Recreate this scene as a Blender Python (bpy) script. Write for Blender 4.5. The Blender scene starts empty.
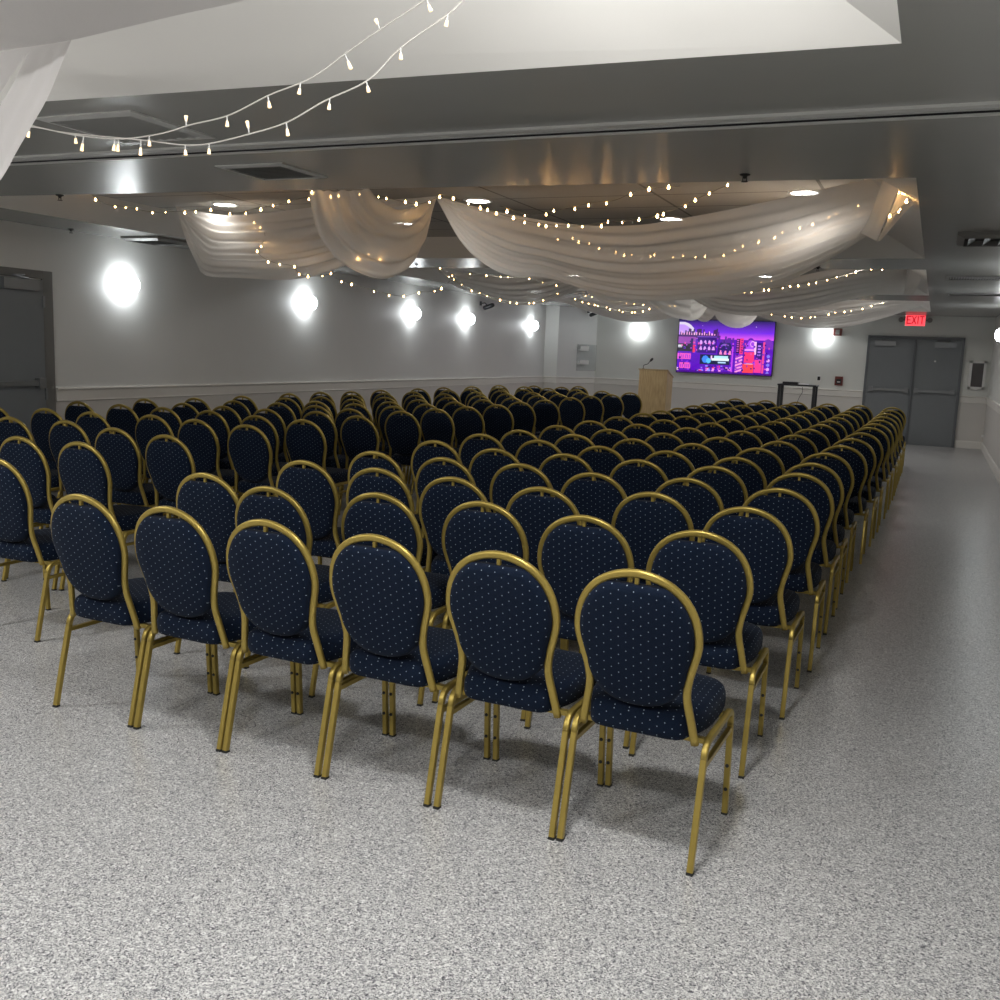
import bpy, bmesh, math, random
from mathutils import Vector, Matrix
random.seed(7)
C = bpy.context.scene.collection
PI = math.pi

# ------------------------------------------------------------------ data (metres)
SWAGS = {
'c2_right':([(-3.74,7.15,2.792),(-3.35,7.13,2.690),(-3.00,7.11,2.615),(-2.67,7.09,2.557),(-2.35,7.08,2.529),(-2.04,7.06,2.530),(-1.75,7.04,2.565),(-1.47,7.02,2.605),(-1.20,7.00,2.651),(-0.94,6.99,2.701),(-0.63,6.97,2.766),(-0.42,6.95,2.800)],
  [(-3.74,7.15,2.769),(-3.56,7.27,2.444),(-3.38,7.40,2.276),(-3.20,7.52,2.208),(-2.98,7.64,2.212),(-2.65,7.76,2.121),(-2.38,7.89,2.069),(-2.10,8.01,2.065),(-1.82,8.13,2.093),(-1.53,8.26,2.137),(-1.23,8.38,2.229),(-1.00,8.50,2.360),(-0.78,8.63,2.522),(-0.63,8.75,2.646)]),
'c2_left':([(-6.59,7.40,2.809),(-6.27,7.36,2.744),(-5.96,7.33,2.699),(-5.55,7.29,2.696),(-5.11,7.26,2.717),(-4.63,7.22,2.752),(-4.09,7.19,2.775),(-3.75,7.15,2.792)],
  [(-6.58,7.40,2.790),(-6.64,7.60,2.525),(-6.65,7.75,2.335),(-6.66,7.90,2.224),(-6.29,7.95,2.212),(-5.67,7.90,2.194),(-5.16,7.80,2.262),(-4.66,7.60,2.384),(-4.21,7.40,2.583),(-3.75,7.15,2.785)]),
'c2_near':([(-3.64,5.95,2.653),(-3.70,6.19,2.605),(-3.69,6.43,2.577),(-3.67,6.67,2.624),(-3.69,6.91,2.703),(-3.74,7.15,2.792)],
  [(-4.11,5.95,2.659),(-4.16,6.10,2.449),(-4.15,6.25,2.298),(-4.09,6.40,2.183),(-3.92,6.55,2.102),(-3.82,6.70,2.130),(-3.78,6.85,2.240),(-3.76,7.00,2.483),(-3.74,7.15,2.777)]),
'c2_tail_front':([(-0.41,6.75,2.772),(-0.44,6.75,2.659),(-0.47,6.75,2.539),(-0.52,6.75,2.429)],
  [(-0.30,6.75,2.769),(-0.33,6.75,2.662),(-0.37,6.75,2.531),(-0.42,6.75,2.380)]),
'c2_tail_back':([(-0.31,6.85,2.786),(-0.33,6.85,2.678),(-0.37,6.85,2.544),(-0.42,6.85,2.391)],
  [(-0.25,7.00,2.809),(-0.21,7.00,2.685),(-0.29,7.00,2.576),(-0.41,7.00,2.414)]),
'c3_right':([(-3.60,13.00,2.834),(-3.03,12.93,2.600),(-2.44,12.87,2.538),(-1.88,12.80,2.600),(-1.29,12.73,2.718),(-0.73,12.67,2.807),(-0.42,12.60,2.801)],
  [(-3.57,13.00,2.782),(-3.08,13.20,2.400),(-2.77,13.40,2.234),(-2.37,13.60,2.186),(-2.08,13.80,2.229),(-1.60,14.00,2.315),(-1.22,14.20,2.439),(-0.84,14.40,2.536),(-0.51,14.60,2.580)]),
'c3_tail':([(-0.40,12.60,2.801),(-0.42,13.00,2.628),(-0.47,13.40,2.489)],
  [(-0.25,12.60,2.801),(-0.28,13.00,2.629),(-0.34,13.40,2.491)]),
'c3_left':([(-6.93,13.20,2.847),(-6.47,13.16,2.702),(-5.81,13.12,2.647),(-5.19,13.08,2.702),(-4.44,13.04,2.783),(-3.60,13.00,2.834)],
  [(-6.90,13.20,2.761),(-6.96,14.00,2.558),(-6.71,14.20,2.469),(-6.27,14.20,2.338),(-5.90,14.20,2.299),(-5.44,14.10,2.347),(-4.84,13.80,2.525),(-4.12,13.40,2.695),(-3.60,13.00,2.782)]),
'c3_near':([(-3.74,11.70,2.711),(-3.74,12.13,2.630),(-3.67,12.57,2.642),(-3.60,13.00,2.821)],
  [(-4.12,11.70,2.711),(-4.11,11.92,2.414),(-3.98,12.13,2.269),(-3.80,12.35,2.222),(-3.66,12.57,2.313),(-3.59,12.78,2.533),(-3.58,13.00,2.782)]),
'c3_far':([(-3.60,13.00,2.808),(-3.61,13.87,2.737),(-3.45,14.73,2.679),(-3.31,15.60,2.700)],
  [(-3.79,13.00,2.755),(-3.77,13.52,2.396),(-3.67,14.04,2.233),(-3.52,14.56,2.161),(-3.35,15.08,2.202),(-3.24,15.60,2.624)]),
'c4_right':([(-3.66,18.30,2.801),(-2.99,18.24,2.578),(-2.29,18.18,2.570),(-1.46,18.12,2.667),(-0.83,18.06,2.723),(-0.30,18.00,2.728)],
  [(-3.69,18.30,2.729),(-3.28,18.46,2.495),(-2.67,18.61,2.285),(-2.12,18.77,2.216),(-1.59,18.93,2.254),(-1.07,19.09,2.397),(-0.61,19.24,2.573),(-0.34,19.40,2.692)]),
'c4_left':([(-7.04,18.60,2.698),(-6.28,18.52,2.629),(-5.45,18.45,2.582),(-4.47,18.38,2.649),(-3.66,18.30,2.801)],
  [(-7.01,18.60,2.640),(-6.88,19.20,2.540),(-6.56,19.40,2.437),(-6.13,19.40,2.327),(-5.67,19.40,2.259),(-5.04,19.20,2.305),(-4.37,18.80,2.454),(-3.65,18.30,2.730)]),
'c4_near':([(-3.73,17.15,2.655),(-3.66,17.53,2.561),(-3.64,17.92,2.618),(-3.65,18.30,2.783)],
  [(-4.00,17.15,2.634),(-3.99,17.34,2.372),(-3.92,17.53,2.262),(-3.82,17.73,2.238),(-3.74,17.92,2.335),(-3.69,18.11,2.522),(-3.65,18.30,2.747)]),
'c4_far':([(-3.65,18.30,2.783),(-3.57,18.97,2.700),(-3.41,19.63,2.705),(-3.26,20.30,2.785)],
  [(-3.83,18.30,2.727),(-3.86,18.63,2.401),(-3.73,18.97,2.234),(-3.54,19.30,2.195),(-3.36,19.63,2.288),(-3.28,19.97,2.496),(-3.23,20.30,2.727)]),
'c1_right':([(-3.64,2.55,2.564),(-3.31,2.54,2.550),(-3.00,2.52,2.549),(-2.71,2.51,2.547),(-2.44,2.50,2.560),(-2.19,2.49,2.575),(-1.96,2.48,2.586),(-1.74,2.46,2.603),(-1.47,2.45,2.638)],
  [(-3.90,0.95,2.810),(-3.30,0.90,2.800),(-2.70,0.90,2.790),(-2.10,0.90,2.790),(-1.50,0.90,2.800),(-0.90,0.90,2.810)]),
'c1_tail':([(-2.75,2.60,2.588),(-2.81,2.60,2.498),(-2.89,2.61,2.394),(-3.02,2.61,2.242),(-3.13,2.62,2.134),(-3.29,2.62,2.037)],
  [(-3.10,2.75,2.639),(-3.20,2.75,2.522),(-3.32,2.75,2.406),(-3.44,2.75,2.286),(-3.57,2.75,2.161),(-3.68,2.75,2.062)]),
'c1_tail_inner':([(-3.20,2.85,2.676),(-3.28,2.85,2.603),(-3.39,2.85,2.502),(-3.50,2.85,2.405),(-3.68,2.85,2.277)],
  [(-3.91,3.00,2.712),(-4.00,3.00,2.639),(-4.10,3.00,2.545),(-4.24,3.00,2.450),(-4.38,3.00,2.330)]),
}
STRINGS = {
'n_low':([(-1.42,2.95,2.737),(-1.47,2.95,2.695),(-1.52,2.95,2.658),(-1.69,2.95,2.570),(-1.81,2.95,2.479),(-1.98,2.95,2.423),(-2.13,2.95,2.363),(-2.29,2.95,2.331),(-2.47,2.95,2.306),(-2.59,2.95,2.307),(-2.74,2.95,2.327),(-2.89,2.95,2.345),(-3.19,2.95,2.381),(-3.40,2.95,2.425),(-3.51,2.95,2.442),(-3.68,2.95,2.482)],
  [(-1.52,2.95,2.664),(-1.70,2.95,2.583),(-1.81,2.95,2.451),(-1.97,2.95,2.448),(-2.13,2.95,2.327),(-2.30,2.95,2.365),(-2.47,2.95,2.281),(-2.58,2.95,2.285),(-2.79,2.95,2.283),(-2.90,2.95,2.306),(-3.11,2.95,2.359),(-3.36,2.95,2.378)]),
'n_up':([(-1.53,2.90,2.725),(-1.58,2.90,2.689),(-1.72,2.90,2.625),(-1.85,2.90,2.562),(-2.00,2.90,2.486),(-2.17,2.90,2.442),(-2.34,2.90,2.386),(-2.51,2.90,2.362),(-2.65,2.90,2.338),(-2.84,2.90,2.329),(-3.06,2.90,2.353),(-3.24,2.90,2.388),(-3.35,2.90,2.400),(-3.45,2.90,2.421),(-3.62,2.90,2.445)],
  [(-1.56,2.90,2.664),(-1.75,2.90,2.637),(-1.85,2.90,2.513),(-2.05,2.90,2.483),(-2.17,2.90,2.410),(-2.35,2.90,2.380),(-2.53,2.90,2.383),(-2.70,2.90,2.308),(-2.87,2.90,2.298),(-3.03,2.90,2.294),(-3.34,2.90,2.407)]),
'c2_left_string':([(-6.79,6.60,2.790),(-6.66,6.62,2.715),(-6.43,6.64,2.688),(-6.17,6.66,2.645),(-5.85,6.68,2.650),(-5.58,6.70,2.656),(-5.34,6.72,2.631),(-5.20,6.74,2.663),(-5.00,6.76,2.693),(-4.87,6.78,2.724),(-4.67,6.80,2.761)],
  None),
'c2_mid':([(-3.52,6.75,2.741),(-3.37,6.74,2.706),(-3.16,6.72,2.635),(-2.91,6.71,2.559),(-2.63,6.69,2.504),(-2.40,6.67,2.486),(-2.14,6.66,2.508),(-1.89,6.64,2.522),(-1.69,6.63,2.581),(-1.52,6.62,2.652),(-1.33,6.60,2.726)],
  None),
'c2_up':([(-2.90,6.50,2.606),(-2.66,6.47,2.543),(-2.43,6.43,2.561),(-2.20,6.40,2.597),(-2.02,6.37,2.607),(-1.85,6.33,2.660),(-1.58,6.30,2.672)],
  None),
'c2_swag':([(-3.01,7.90,2.550),(-2.78,7.86,2.528),(-2.54,7.82,2.435),(-2.28,7.78,2.407),(-2.03,7.74,2.395),(-1.74,7.70,2.391),(-1.51,7.66,2.416),(-1.29,7.62,2.498),(-1.03,7.58,2.562),(-0.80,7.54,2.637),(-0.59,7.50,2.730)],
  None),
'c2_near_string':([(-4.09,5.90,2.651),(-4.05,6.05,2.632),(-3.98,6.20,2.681),(-3.82,6.35,2.680),(-3.73,6.50,2.665),(-3.62,6.65,2.656),(-3.53,6.80,2.734)],
  None),
'c2_left_swag':([(-5.78,7.45,2.712),(-5.62,7.46,2.546),(-5.70,7.46,2.398),(-5.55,7.47,2.311),(-5.34,7.48,2.277),(-5.26,7.49,2.200),(-5.08,7.49,2.193),(-4.85,7.50,2.229)],
  None),
'c2_belly':([(-4.04,6.45,2.304),(-4.01,6.47,2.233),(-3.95,6.48,2.271),(-3.84,6.50,2.251)],
  None),
'c2_wall':([(-6.28,9.60,2.334),(-6.08,9.64,2.273),(-5.77,9.69,2.203),(-5.61,9.73,2.165),(-5.47,9.77,2.159),(-5.31,9.81,2.207),(-5.16,9.86,2.223),(-4.96,9.90,2.347)],
  None),
'c2_tail':([(-0.27,6.83,2.745),(-0.33,6.83,2.681),(-0.24,6.83,2.696),(-0.28,6.83,2.619),(-0.34,6.83,2.553),(-0.37,6.83,2.566)],
  None),
'c3_left_string':([(-6.95,12.30,2.885),(-6.68,12.32,2.792),(-6.41,12.34,2.714),(-6.29,12.37,2.609),(-6.05,12.39,2.465),(-5.79,12.41,2.362),(-5.49,12.43,2.275),(-5.15,12.46,2.242),(-4.86,12.48,2.288),(-4.66,12.50,2.384)],
  None),
'c3_left_wire':([(-6.25,12.40,2.598),(-5.87,12.40,2.627),(-5.49,12.40,2.577),(-5.06,12.40,2.567),(-4.80,12.40,2.479),(-4.63,12.40,2.494)],
  None),
'c3_right_string':([(-2.40,12.40,2.408),(-2.13,12.37,2.422),(-1.86,12.34,2.471),(-1.57,12.31,2.518),(-1.29,12.29,2.565),(-1.02,12.26,2.633),(-0.80,12.23,2.699),(-0.54,12.20,2.697)],
  None),
'c3_right_up':([(-2.49,12.20,2.417),(-2.19,12.20,2.515),(-1.91,12.20,2.553),(-1.62,12.20,2.636),(-1.44,12.20,2.671)],
  None),
'c4_right_string':([(-2.86,17.70,2.431),(-2.46,17.70,2.372),(-2.05,17.70,2.365),(-1.65,17.70,2.440),(-1.26,17.70,2.531),(-0.88,17.70,2.636)],
  None),
'c4_left_string':([(-6.32,17.60,2.609),(-5.96,17.60,2.524),(-5.53,17.60,2.424),(-5.09,17.60,2.379),(-4.64,17.60,2.494),(-4.28,17.60,2.519)],
  None),
'c4_left_low':([(-6.10,17.30,2.701),(-5.67,17.30,2.583),(-5.26,17.30,2.537),(-4.83,17.30,2.509)],
  None),
}


ZS = 2.624           # underside of the dropped ceiling bands
ZC = 2.824           # tile ceiling inside the trays
XL, XR, YF, YB = -8.12, 0.99, 22.09, -3.2
TX0, TX1 = -7.30, -0.20
TRAYS = [(-1.20, 3.45), (5.82, 10.37), (11.55, 15.72), (17.05, 20.45)]
RAIL = 1.056

# ------------------------------------------------------------------ materials
def nodes_of(name):
    m = bpy.data.materials.new(name); m.use_nodes = True
    nt = m.node_tree
    return m, nt, nt.nodes, nt.links, nt.nodes['Principled BSDF']
def plain(name, col, rough=0.5, metal=0.0, spec=0.5, noise=0.0, scale=20.0, bump=0.0):
    m, nt, N, L, b = nodes_of(name)
    b.inputs['Base Color'].default_value = (*col, 1); b.inputs['Roughness'].default_value = rough
    b.inputs['Metallic'].default_value = metal; b.inputs['Specular IOR Level'].default_value = spec
    if noise or bump:
        tc = N.new('ShaderNodeTexCoord'); nz = N.new('ShaderNodeTexNoise'); nz.inputs['Scale'].default_value = scale
        nz.inputs['Detail'].default_value = 4
        L.new(tc.outputs['Object'], nz.inputs['Vector'])
        if noise:
            r = N.new('ShaderNodeMapRange')
            r.inputs['To Min'].default_value = 1 - noise; r.inputs['To Max'].default_value = 1 + noise
            L.new(nz.outputs['Fac'], r.inputs['Value'])
            mx = N.new('ShaderNodeVectorMath'); mx.operation = 'SCALE'
            mx.inputs[0].default_value = col
            L.new(r.outputs[0], mx.inputs['Scale']); L.new(mx.outputs[0], b.inputs['Base Color'])
        if bump:
            bp = N.new('ShaderNodeBump'); bp.inputs['Strength'].default_value = bump; bp.inputs['Distance'].default_value = 0.01
            L.new(nz.outputs['Fac'], bp.inputs['Height']); L.new(bp.outputs['Normal'], b.inputs['Normal'])
    return m
def glow(name, col, strength, base=(.9, .9, .9)):
    m, nt, N, L, b = nodes_of(name)
    b.inputs['Base Color'].default_value = (*base, 1)
    b.inputs['Emission Color'].default_value = (*col, 1); b.inputs['Emission Strength'].default_value = strength
    return m
def math_node(N, L, op, a, b=None):
    n = N.new('ShaderNodeMath'); n.operation = op
    for i, x in enumerate((a, b)):
        if x is None: continue
        if isinstance(x, (int, float)): n.inputs[i].default_value = x
        else: L.new(x, n.inputs[i])
    return n.outputs[0]
def fabric():
    m, nt, N, L, b = nodes_of('navy dotted fabric')
    uv = N.new('ShaderNodeUVMap'); sp = N.new('ShaderNodeSeparateXYZ'); L.new(uv.outputs[0], sp.inputs[0])
    M = lambda op, a, c=None: math_node(N, L, op, a, c)
    U, V = 0.0245, 0.031
    cu = M('ADD', M('DIVIDE', sp.outputs['X'], U), 200.5)
    k = M('FLOOR', cu); fu = M('MULTIPLY', M('SUBTRACT', M('FRACT', cu), 0.5), U)
    par = M('MULTIPLY', M('MODULO', k, 2.0), 0.5)
    cv = M('ADD', M('ADD', M('DIVIDE', sp.outputs['Y'], V), par), 200.5)
    fv = M('MULTIPLY', M('SUBTRACT', M('FRACT', cv), 0.5), V)
    d = M('SQRT', M('ADD', M('MULTIPLY', fu, fu), M('MULTIPLY', fv, fv)))
    dot = N.new('ShaderNodeMapRange'); dot.inputs['From Min'].default_value = 0.0021; dot.inputs['From Max'].default_value = 0.0014
    L.new(d, dot.inputs['Value'])
    tc = N.new('ShaderNodeTexCoord'); nz = N.new('ShaderNodeTexNoise'); nz.inputs['Scale'].default_value = 500; L.new(tc.outputs['Object'], nz.inputs['Vector'])
    rp = N.new('ShaderNodeValToRGB'); rp.color_ramp.elements[0].color = (.0019, .0046, .0125, 1); rp.color_ramp.elements[1].color = (.0047, .0108, .027, 1)
    rp.color_ramp.elements[0].position = .3; rp.color_ramp.elements[1].position = .7
    L.new(nz.outputs['Fac'], rp.inputs[0])
    mx = N.new('ShaderNodeMixRGB'); L.new(dot.outputs[0], mx.inputs[0]); L.new(rp.outputs[0], mx.inputs[1]); mx.inputs[2].default_value = (.28, .34, .40, 1)
    L.new(mx.outputs[0], b.inputs['Base Color'])
    b.inputs['Roughness'].default_value = 0.85; b.inputs['Specular IOR Level'].default_value = 0.1
    b.inputs['Sheen Weight'].default_value = 0.03
    return m
def floor_mat():
    m, nt, N, L, b = nodes_of('flake epoxy floor')
    tc = N.new('ShaderNodeTexCoord')
    def flakes(scale, stops):
        v = N.new('ShaderNodeTexVoronoi'); v.inputs['Scale'].default_value = scale; L.new(tc.outputs['Object'], v.inputs['Vector'])
        s = N.new('ShaderNodeSeparateXYZ'); L.new(v.outputs['Color'], s.inputs[0])
        r = N.new('ShaderNodeValToRGB'); r.color_ramp.interpolation = 'CONSTANT'
        e = r.color_ramp.elements
        e[0].position, e[0].color = stops[0][0], (*stops[0][1], 1)
        e[1].position, e[1].color = stops[1][0], (*stops[1][1], 1)
        for p, c in stops[2:]:
            x = e.new(p); x.color = (*c, 1)
        L.new(s.outputs['X'], r.inputs[0]); return r.outputs[0], s
    a, s1 = flakes(200, [(0, (.05, .05, .062)), (.13, (.19, .19, .205)), (.34, (.38, .38, .385)), (.54, (.55, .55, .545)), (.78, (.73, .73, .72))])
    c, s2 = flakes(300, [(0, (.10, .10, .115)), (.2, (.28, .28, .29)), (.45, (.48, .48, .475)), (.75, (.65, .65, .64))])
    nz = N.new('ShaderNodeTexNoise'); nz.inputs['Scale'].default_value = 60; nz.inputs['Detail'].default_value = 3; L.new(tc.outputs['Object'], nz.inputs['Vector'])
    th = N.new('ShaderNodeMapRange'); th.inputs['From Min'].default_value = .45; th.inputs['From Max'].default_value = .55; L.new(nz.outputs['Fac'], th.inputs['Value'])
    mx = N.new('ShaderNodeMixRGB'); L.new(th.outputs[0], mx.inputs[0]); L.new(a, mx.inputs[1]); L.new(c, mx.inputs[2])
    L.new(mx.outputs[0], b.inputs['Base Color'])
    b.inputs['Roughness'].default_value = FLOOR_ROUGH; b.inputs['Specular IOR Level'].default_value = .5
    bp = N.new('ShaderNodeBump'); bp.inputs['Strength'].default_value = .25; bp.inputs['Distance'].default_value = .004
    n2 = N.new('ShaderNodeTexNoise'); n2.inputs['Scale'].default_value = 45; L.new(tc.outputs['Object'], n2.inputs['Vector'])
    L.new(n2.outputs['Fac'], bp.inputs['Height']); L.new(bp.outputs['Normal'], b.inputs['Normal'])
    return m
def tile_mat():
    m, nt, N, L, b = nodes_of('lay-in ceiling tiles')
    tc = N.new('ShaderNodeTexCoord'); sp = N.new('ShaderNodeSeparateXYZ'); L.new(tc.outputs['Object'], sp.inputs[0])
    M = lambda op, a, c=None: math_node(N, L, op, a, c)
    def line(o, w, off):
        f = M('FRACT', M('ADD', M('DIVIDE', o, w), off))
        return M('LESS_THAN', M('ABSOLUTE', M('SUBTRACT', f, .5)), .012 / w)
    g = M('MAXIMUM', line(sp.outputs['X'], 1.22, 100.2), line(sp.outputs['Y'], .61, 100.1))
    nz = N.new('ShaderNodeTexNoise'); nz.inputs['Scale'].default_value = 90; L.new(tc.outputs['Object'], nz.inputs['Vector'])
    rp = N.new('ShaderNodeValToRGB'); rp.color_ramp.elements[0].color = (.42, .40, .37, 1); rp.color_ramp.elements[1].color = (.56, .54, .50, 1)
    L.new(nz.outputs['Fac'], rp.inputs[0])
    mx = N.new('ShaderNodeMixRGB'); L.new(g, mx.inputs[0]); L.new(rp.outputs[0], mx.inputs[1]); mx.inputs[2].default_value = (.22, .21, .19, 1)
    L.new(mx.outputs[0], b.inputs['Base Color']); b.inputs['Roughness'].default_value = .9
    return m
def sheer(name, col, clear, through=.42):
    m = bpy.data.materials.new(name); m.use_nodes = True
    nt = m.node_tree; N, L = nt.nodes, nt.links; N.clear()
    out = N.new('ShaderNodeOutputMaterial'); d = N.new('ShaderNodeBsdfDiffuse'); t = N.new('ShaderNodeBsdfTranslucent'); x = N.new('ShaderNodeBsdfTransparent')
    tc = N.new('ShaderNodeTexCoord'); nz = N.new('ShaderNodeTexNoise'); nz.inputs['Scale'].default_value = 300; L.new(tc.outputs['Object'], nz.inputs['Vector'])
    rp = N.new('ShaderNodeValToRGB'); rp.color_ramp.elements[0].color = (*[c * .92 for c in col], 1); rp.color_ramp.elements[1].color = (*col, 1)
    L.new(nz.outputs['Fac'], rp.inputs[0]); L.new(rp.outputs[0], d.inputs[0]); L.new(rp.outputs[0], t.inputs[0])
    a = N.new('ShaderNodeMixShader'); a.inputs[0].default_value = through; L.new(d.outputs[0], a.inputs[1]); L.new(t.outputs[0], a.inputs[2])
    c = N.new('ShaderNodeMixShader'); c.inputs[0].default_value = clear; L.new(a.outputs[0], c.inputs[1]); L.new(x.outputs[0], c.inputs[2])
    L.new(c.outputs[0], out.inputs[0])
    return m
def glass_mat(name, col, alpha):
    m, nt, N, L, b = nodes_of(name)
    b.inputs['Base Color'].default_value = (*col, 1); b.inputs['Roughness'].default_value = .08; b.inputs['Alpha'].default_value = alpha
    return m
def wood():
    m, nt, N, L, b = nodes_of('maple veneer')
    tc = N.new('ShaderNodeTexCoord'); mp = N.new('ShaderNodeMapping'); mp.inputs['Scale'].default_value = (14, 14, 1.2); L.new(tc.outputs['Object'], mp.inputs[0])
    nz = N.new('ShaderNodeTexNoise'); nz.inputs['Scale'].default_value = 4; nz.inputs['Detail'].default_value = 6; L.new(mp.outputs[0], nz.inputs['Vector'])
    rp = N.new('ShaderNodeValToRGB'); rp.color_ramp.elements[0].color = (.36, .25, .12, 1); rp.color_ramp.elements[1].color = (.56, .42, .23, 1)
    rp.color_ramp.elements[0].position = .3; rp.color_ramp.elements[1].position = .7
    L.new(nz.outputs['Fac'], rp.inputs[0]); L.new(rp.outputs[0], b.inputs['Base Color']); b.inputs['Roughness'].default_value = .4
    return m

FLOOR_ROUGH = .30
P_DOME = 81.0
P_DOWN, P_SCON, P_BULB, P_TV = 20.0, 12.5, 24.0, .66
M_FLOOR = floor_mat(); M_TILE = tile_mat(); M_FAB = fabric()
M_WALL = plain('painted grey wall', (.70, .705, .69), .45, noise=.03, scale=3, bump=.03)
M_FARWALL = plain('painted pale wall', (.70, .71, .68), .5, noise=.03, scale=3)
M_WAIN = plain('painted lower wall', (.64, .62, .59), .5, noise=.03, scale=3)
M_TRIM = plain('cream trim paint', (.76, .74, .70), .4, noise=.02)
M_SOFF = plain('charcoal ceiling paint', (.40, .40, .383), .27, spec=.55, noise=.05, scale=1.5, bump=.02)
M_TRAY = plain('off-white tray paint', (.86, .845, .81), .7, noise=.02, scale=2)
M_GOLD = plain('gold painted steel', (.37, .275, .066), .36, metal=.65, noise=.10, scale=40)
M_DARK = plain('black rubber', (.02, .02, .02), .6)
M_DOOR = plain('slate door paint', (.18, .195, .21), .4, noise=.04, scale=4)
M_DFRAME = plain('dark door frame paint', (.12, .132, .145), .4)
M_LFRAME = plain('grey door frame paint', (.17, .17, .165), .45)
M_STEEL = plain('brushed grey steel', (.23, .24, .25), .35, metal=.6)
M_VENT = plain('grey vent enamel', (.26, .26, .25), .4)
M_VENTD = plain('dark vent slot', (.03, .03, .03), .7)
M_TRACK = plain('pale enamel', (.70, .70, .68), .4)
M_VENTB = plain('grey vent core', (.16, .16, .155), .6)
M_WHITE = plain('white plastic', (.8, .8, .79), .4)
M_BLACK = plain('black plastic', (.02, .021, .025), .4)
M_RED = plain('dark red plastic', (.16, .035, .03), .45)
M_WOOD = wood()
M_SHEER = sheer('off-white voile', (.92, .89, .85), .10, .36)
M_SHEERN = sheer('white voile', (.95, .925, .92), .05, .45)
M_WIRE = plain('clear white wire', (.62, .60, .56), .5)
M_WIRED = plain('clear dull wire', (.30, .28, .24), .5)
M_LED = glow('downlight lens', (1, .96, .9), P_DOWN)
M_LEDF = glow('far downlight lens', (1, .97, .92), 80.0)
M_DOME = glow('dome lens', (1, .99, .97), P_DOME)
M_SCON = glow('frosted sconce glass', (.93, .98, 1.0), P_SCON)
M_BULB = glow('warm fairy bulb', (1.0, .56, .20), P_BULB)
M_BULBN = glow('warm fairy bulb near', (1.0, .66, .28), .9)
M_EXIT = glow('red exit lettering', (.35, .0, .01), .6, (.2, .01, .01))
M_EXITF = glow('red exit face', (1.0, .07, .09), .95, (.6, .1, .1))
M_GLASS = glass_mat('greenish shelf glass', (.25, .35, .33), .35)
M_ACRYL = glass_mat('clear acrylic', (.58, .62, .63), .22)
M_PANE = glass_mat('dark cabinet glass', (.10, .09, .095), .9)
M_PAPER = plain('white paper', (.8, .8, .8), .7)

# ------------------------------------------------------------------ mesh helpers
def link(name, me, mat, parent=None):
    o = bpy.data.objects.new(name, me); C.objects.link(o)
    if mat is not None:
        for x in (mat if isinstance(mat, (list, tuple)) else [mat]): me.materials.append(x)
    if parent is not None: o.parent = parent
    return o
def done(name, bm, mat, parent=None, smooth=False, bevel=0.0):
    if bevel:
        bmesh.ops.bevel(bm, geom=[e for e in bm.edges], offset=bevel, segments=2, affect='EDGES', profile=.5)
    bmesh.ops.recalc_face_normals(bm, faces=bm.faces)
    me = bpy.data.meshes.new(name); bm.to_mesh(me); bm.free()
    if smooth:
        for p in me.polygons: p.use_smooth = True
    return link(name, me, mat, parent)
def box(bm, x0, x1, y0, y1, z0, z1, mat=0):
    v = [bm.verts.new((x, y, z)) for x in (x0, x1) for y in (y0, y1) for z in (z0, z1)]
    for f in ((0, 1, 3, 2), (4, 6, 7, 5), (0, 4, 5, 1), (2, 3, 7, 6), (0, 2, 6, 4), (1, 5, 7, 3)):
        bm.faces.new([v[i] for i in f]).material_index = mat
    return v
def quad(bm, *p, mat=0):
    f = bm.faces.new([bm.verts.new(q) for q in p]); f.material_index = mat; return f
def boxobj(name, d, mat, parent=None, bevel=0.0):
    bm = bmesh.new(); box(bm, *d); return done(name, bm, mat, parent, bevel=bevel)
def lathe(bm, prof, seg=20, mtx=Matrix()):
    rings = []
    for r, z in prof:
        if r < 1e-6: rings.append([bm.verts.new(mtx @ Vector((0, 0, z)))])
        else: rings.append([bm.verts.new(mtx @ Vector((r * math.cos(2 * PI * i / seg), r * math.sin(2 * PI * i / seg), z))) for i in range(seg)])
    for a, b in zip(rings, rings[1:]):
        for i in range(seg):
            j = (i + 1) % seg
            if len(a) == 1 and len(b) == 1: continue
            if len(a) == 1: bm.faces.new([a[0], b[i], b[j]])
            elif len(b) == 1: bm.faces.new([a[i], a[j], b[0]])
            else: bm.faces.new([a[i], a[j], b[j], b[i]])
def crom(pts, n):
    P = [Vector(p) for p in pts]
    if len(P) == 2: return [P[0].lerp(P[1], i / (n - 1)) for i in range(n)]
    Q = [2 * P[0] - P[1]] + P + [2 * P[-1] - P[-2]]
    dense = []
    for i in range(1, len(Q) - 2):
        for k in range(16):
            t = k / 16; a, b, c, d = Q[i - 1:i + 3]
            dense.append(.5 * ((2 * b) + (c - a) * t + (2 * a - 5 * b + 4 * c - d) * t * t + (3 * b - a - 3 * c + d) * t ** 3))
    dense.append(P[-1])
    acc = [0]
    for a, b in zip(dense, dense[1:]): acc.append(acc[-1] + (b - a).length)
    out, j = [], 0
    for i in range(n):
        s = acc[-1] * i / (n - 1)
        while j < len(acc) - 2 and acc[j + 1] < s: j += 1
        w = (s - acc[j]) / max(acc[j + 1] - acc[j], 1e-9)
        out.append(dense[j].lerp(dense[j + 1], min(max(w, 0), 1)))
    return out
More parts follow.
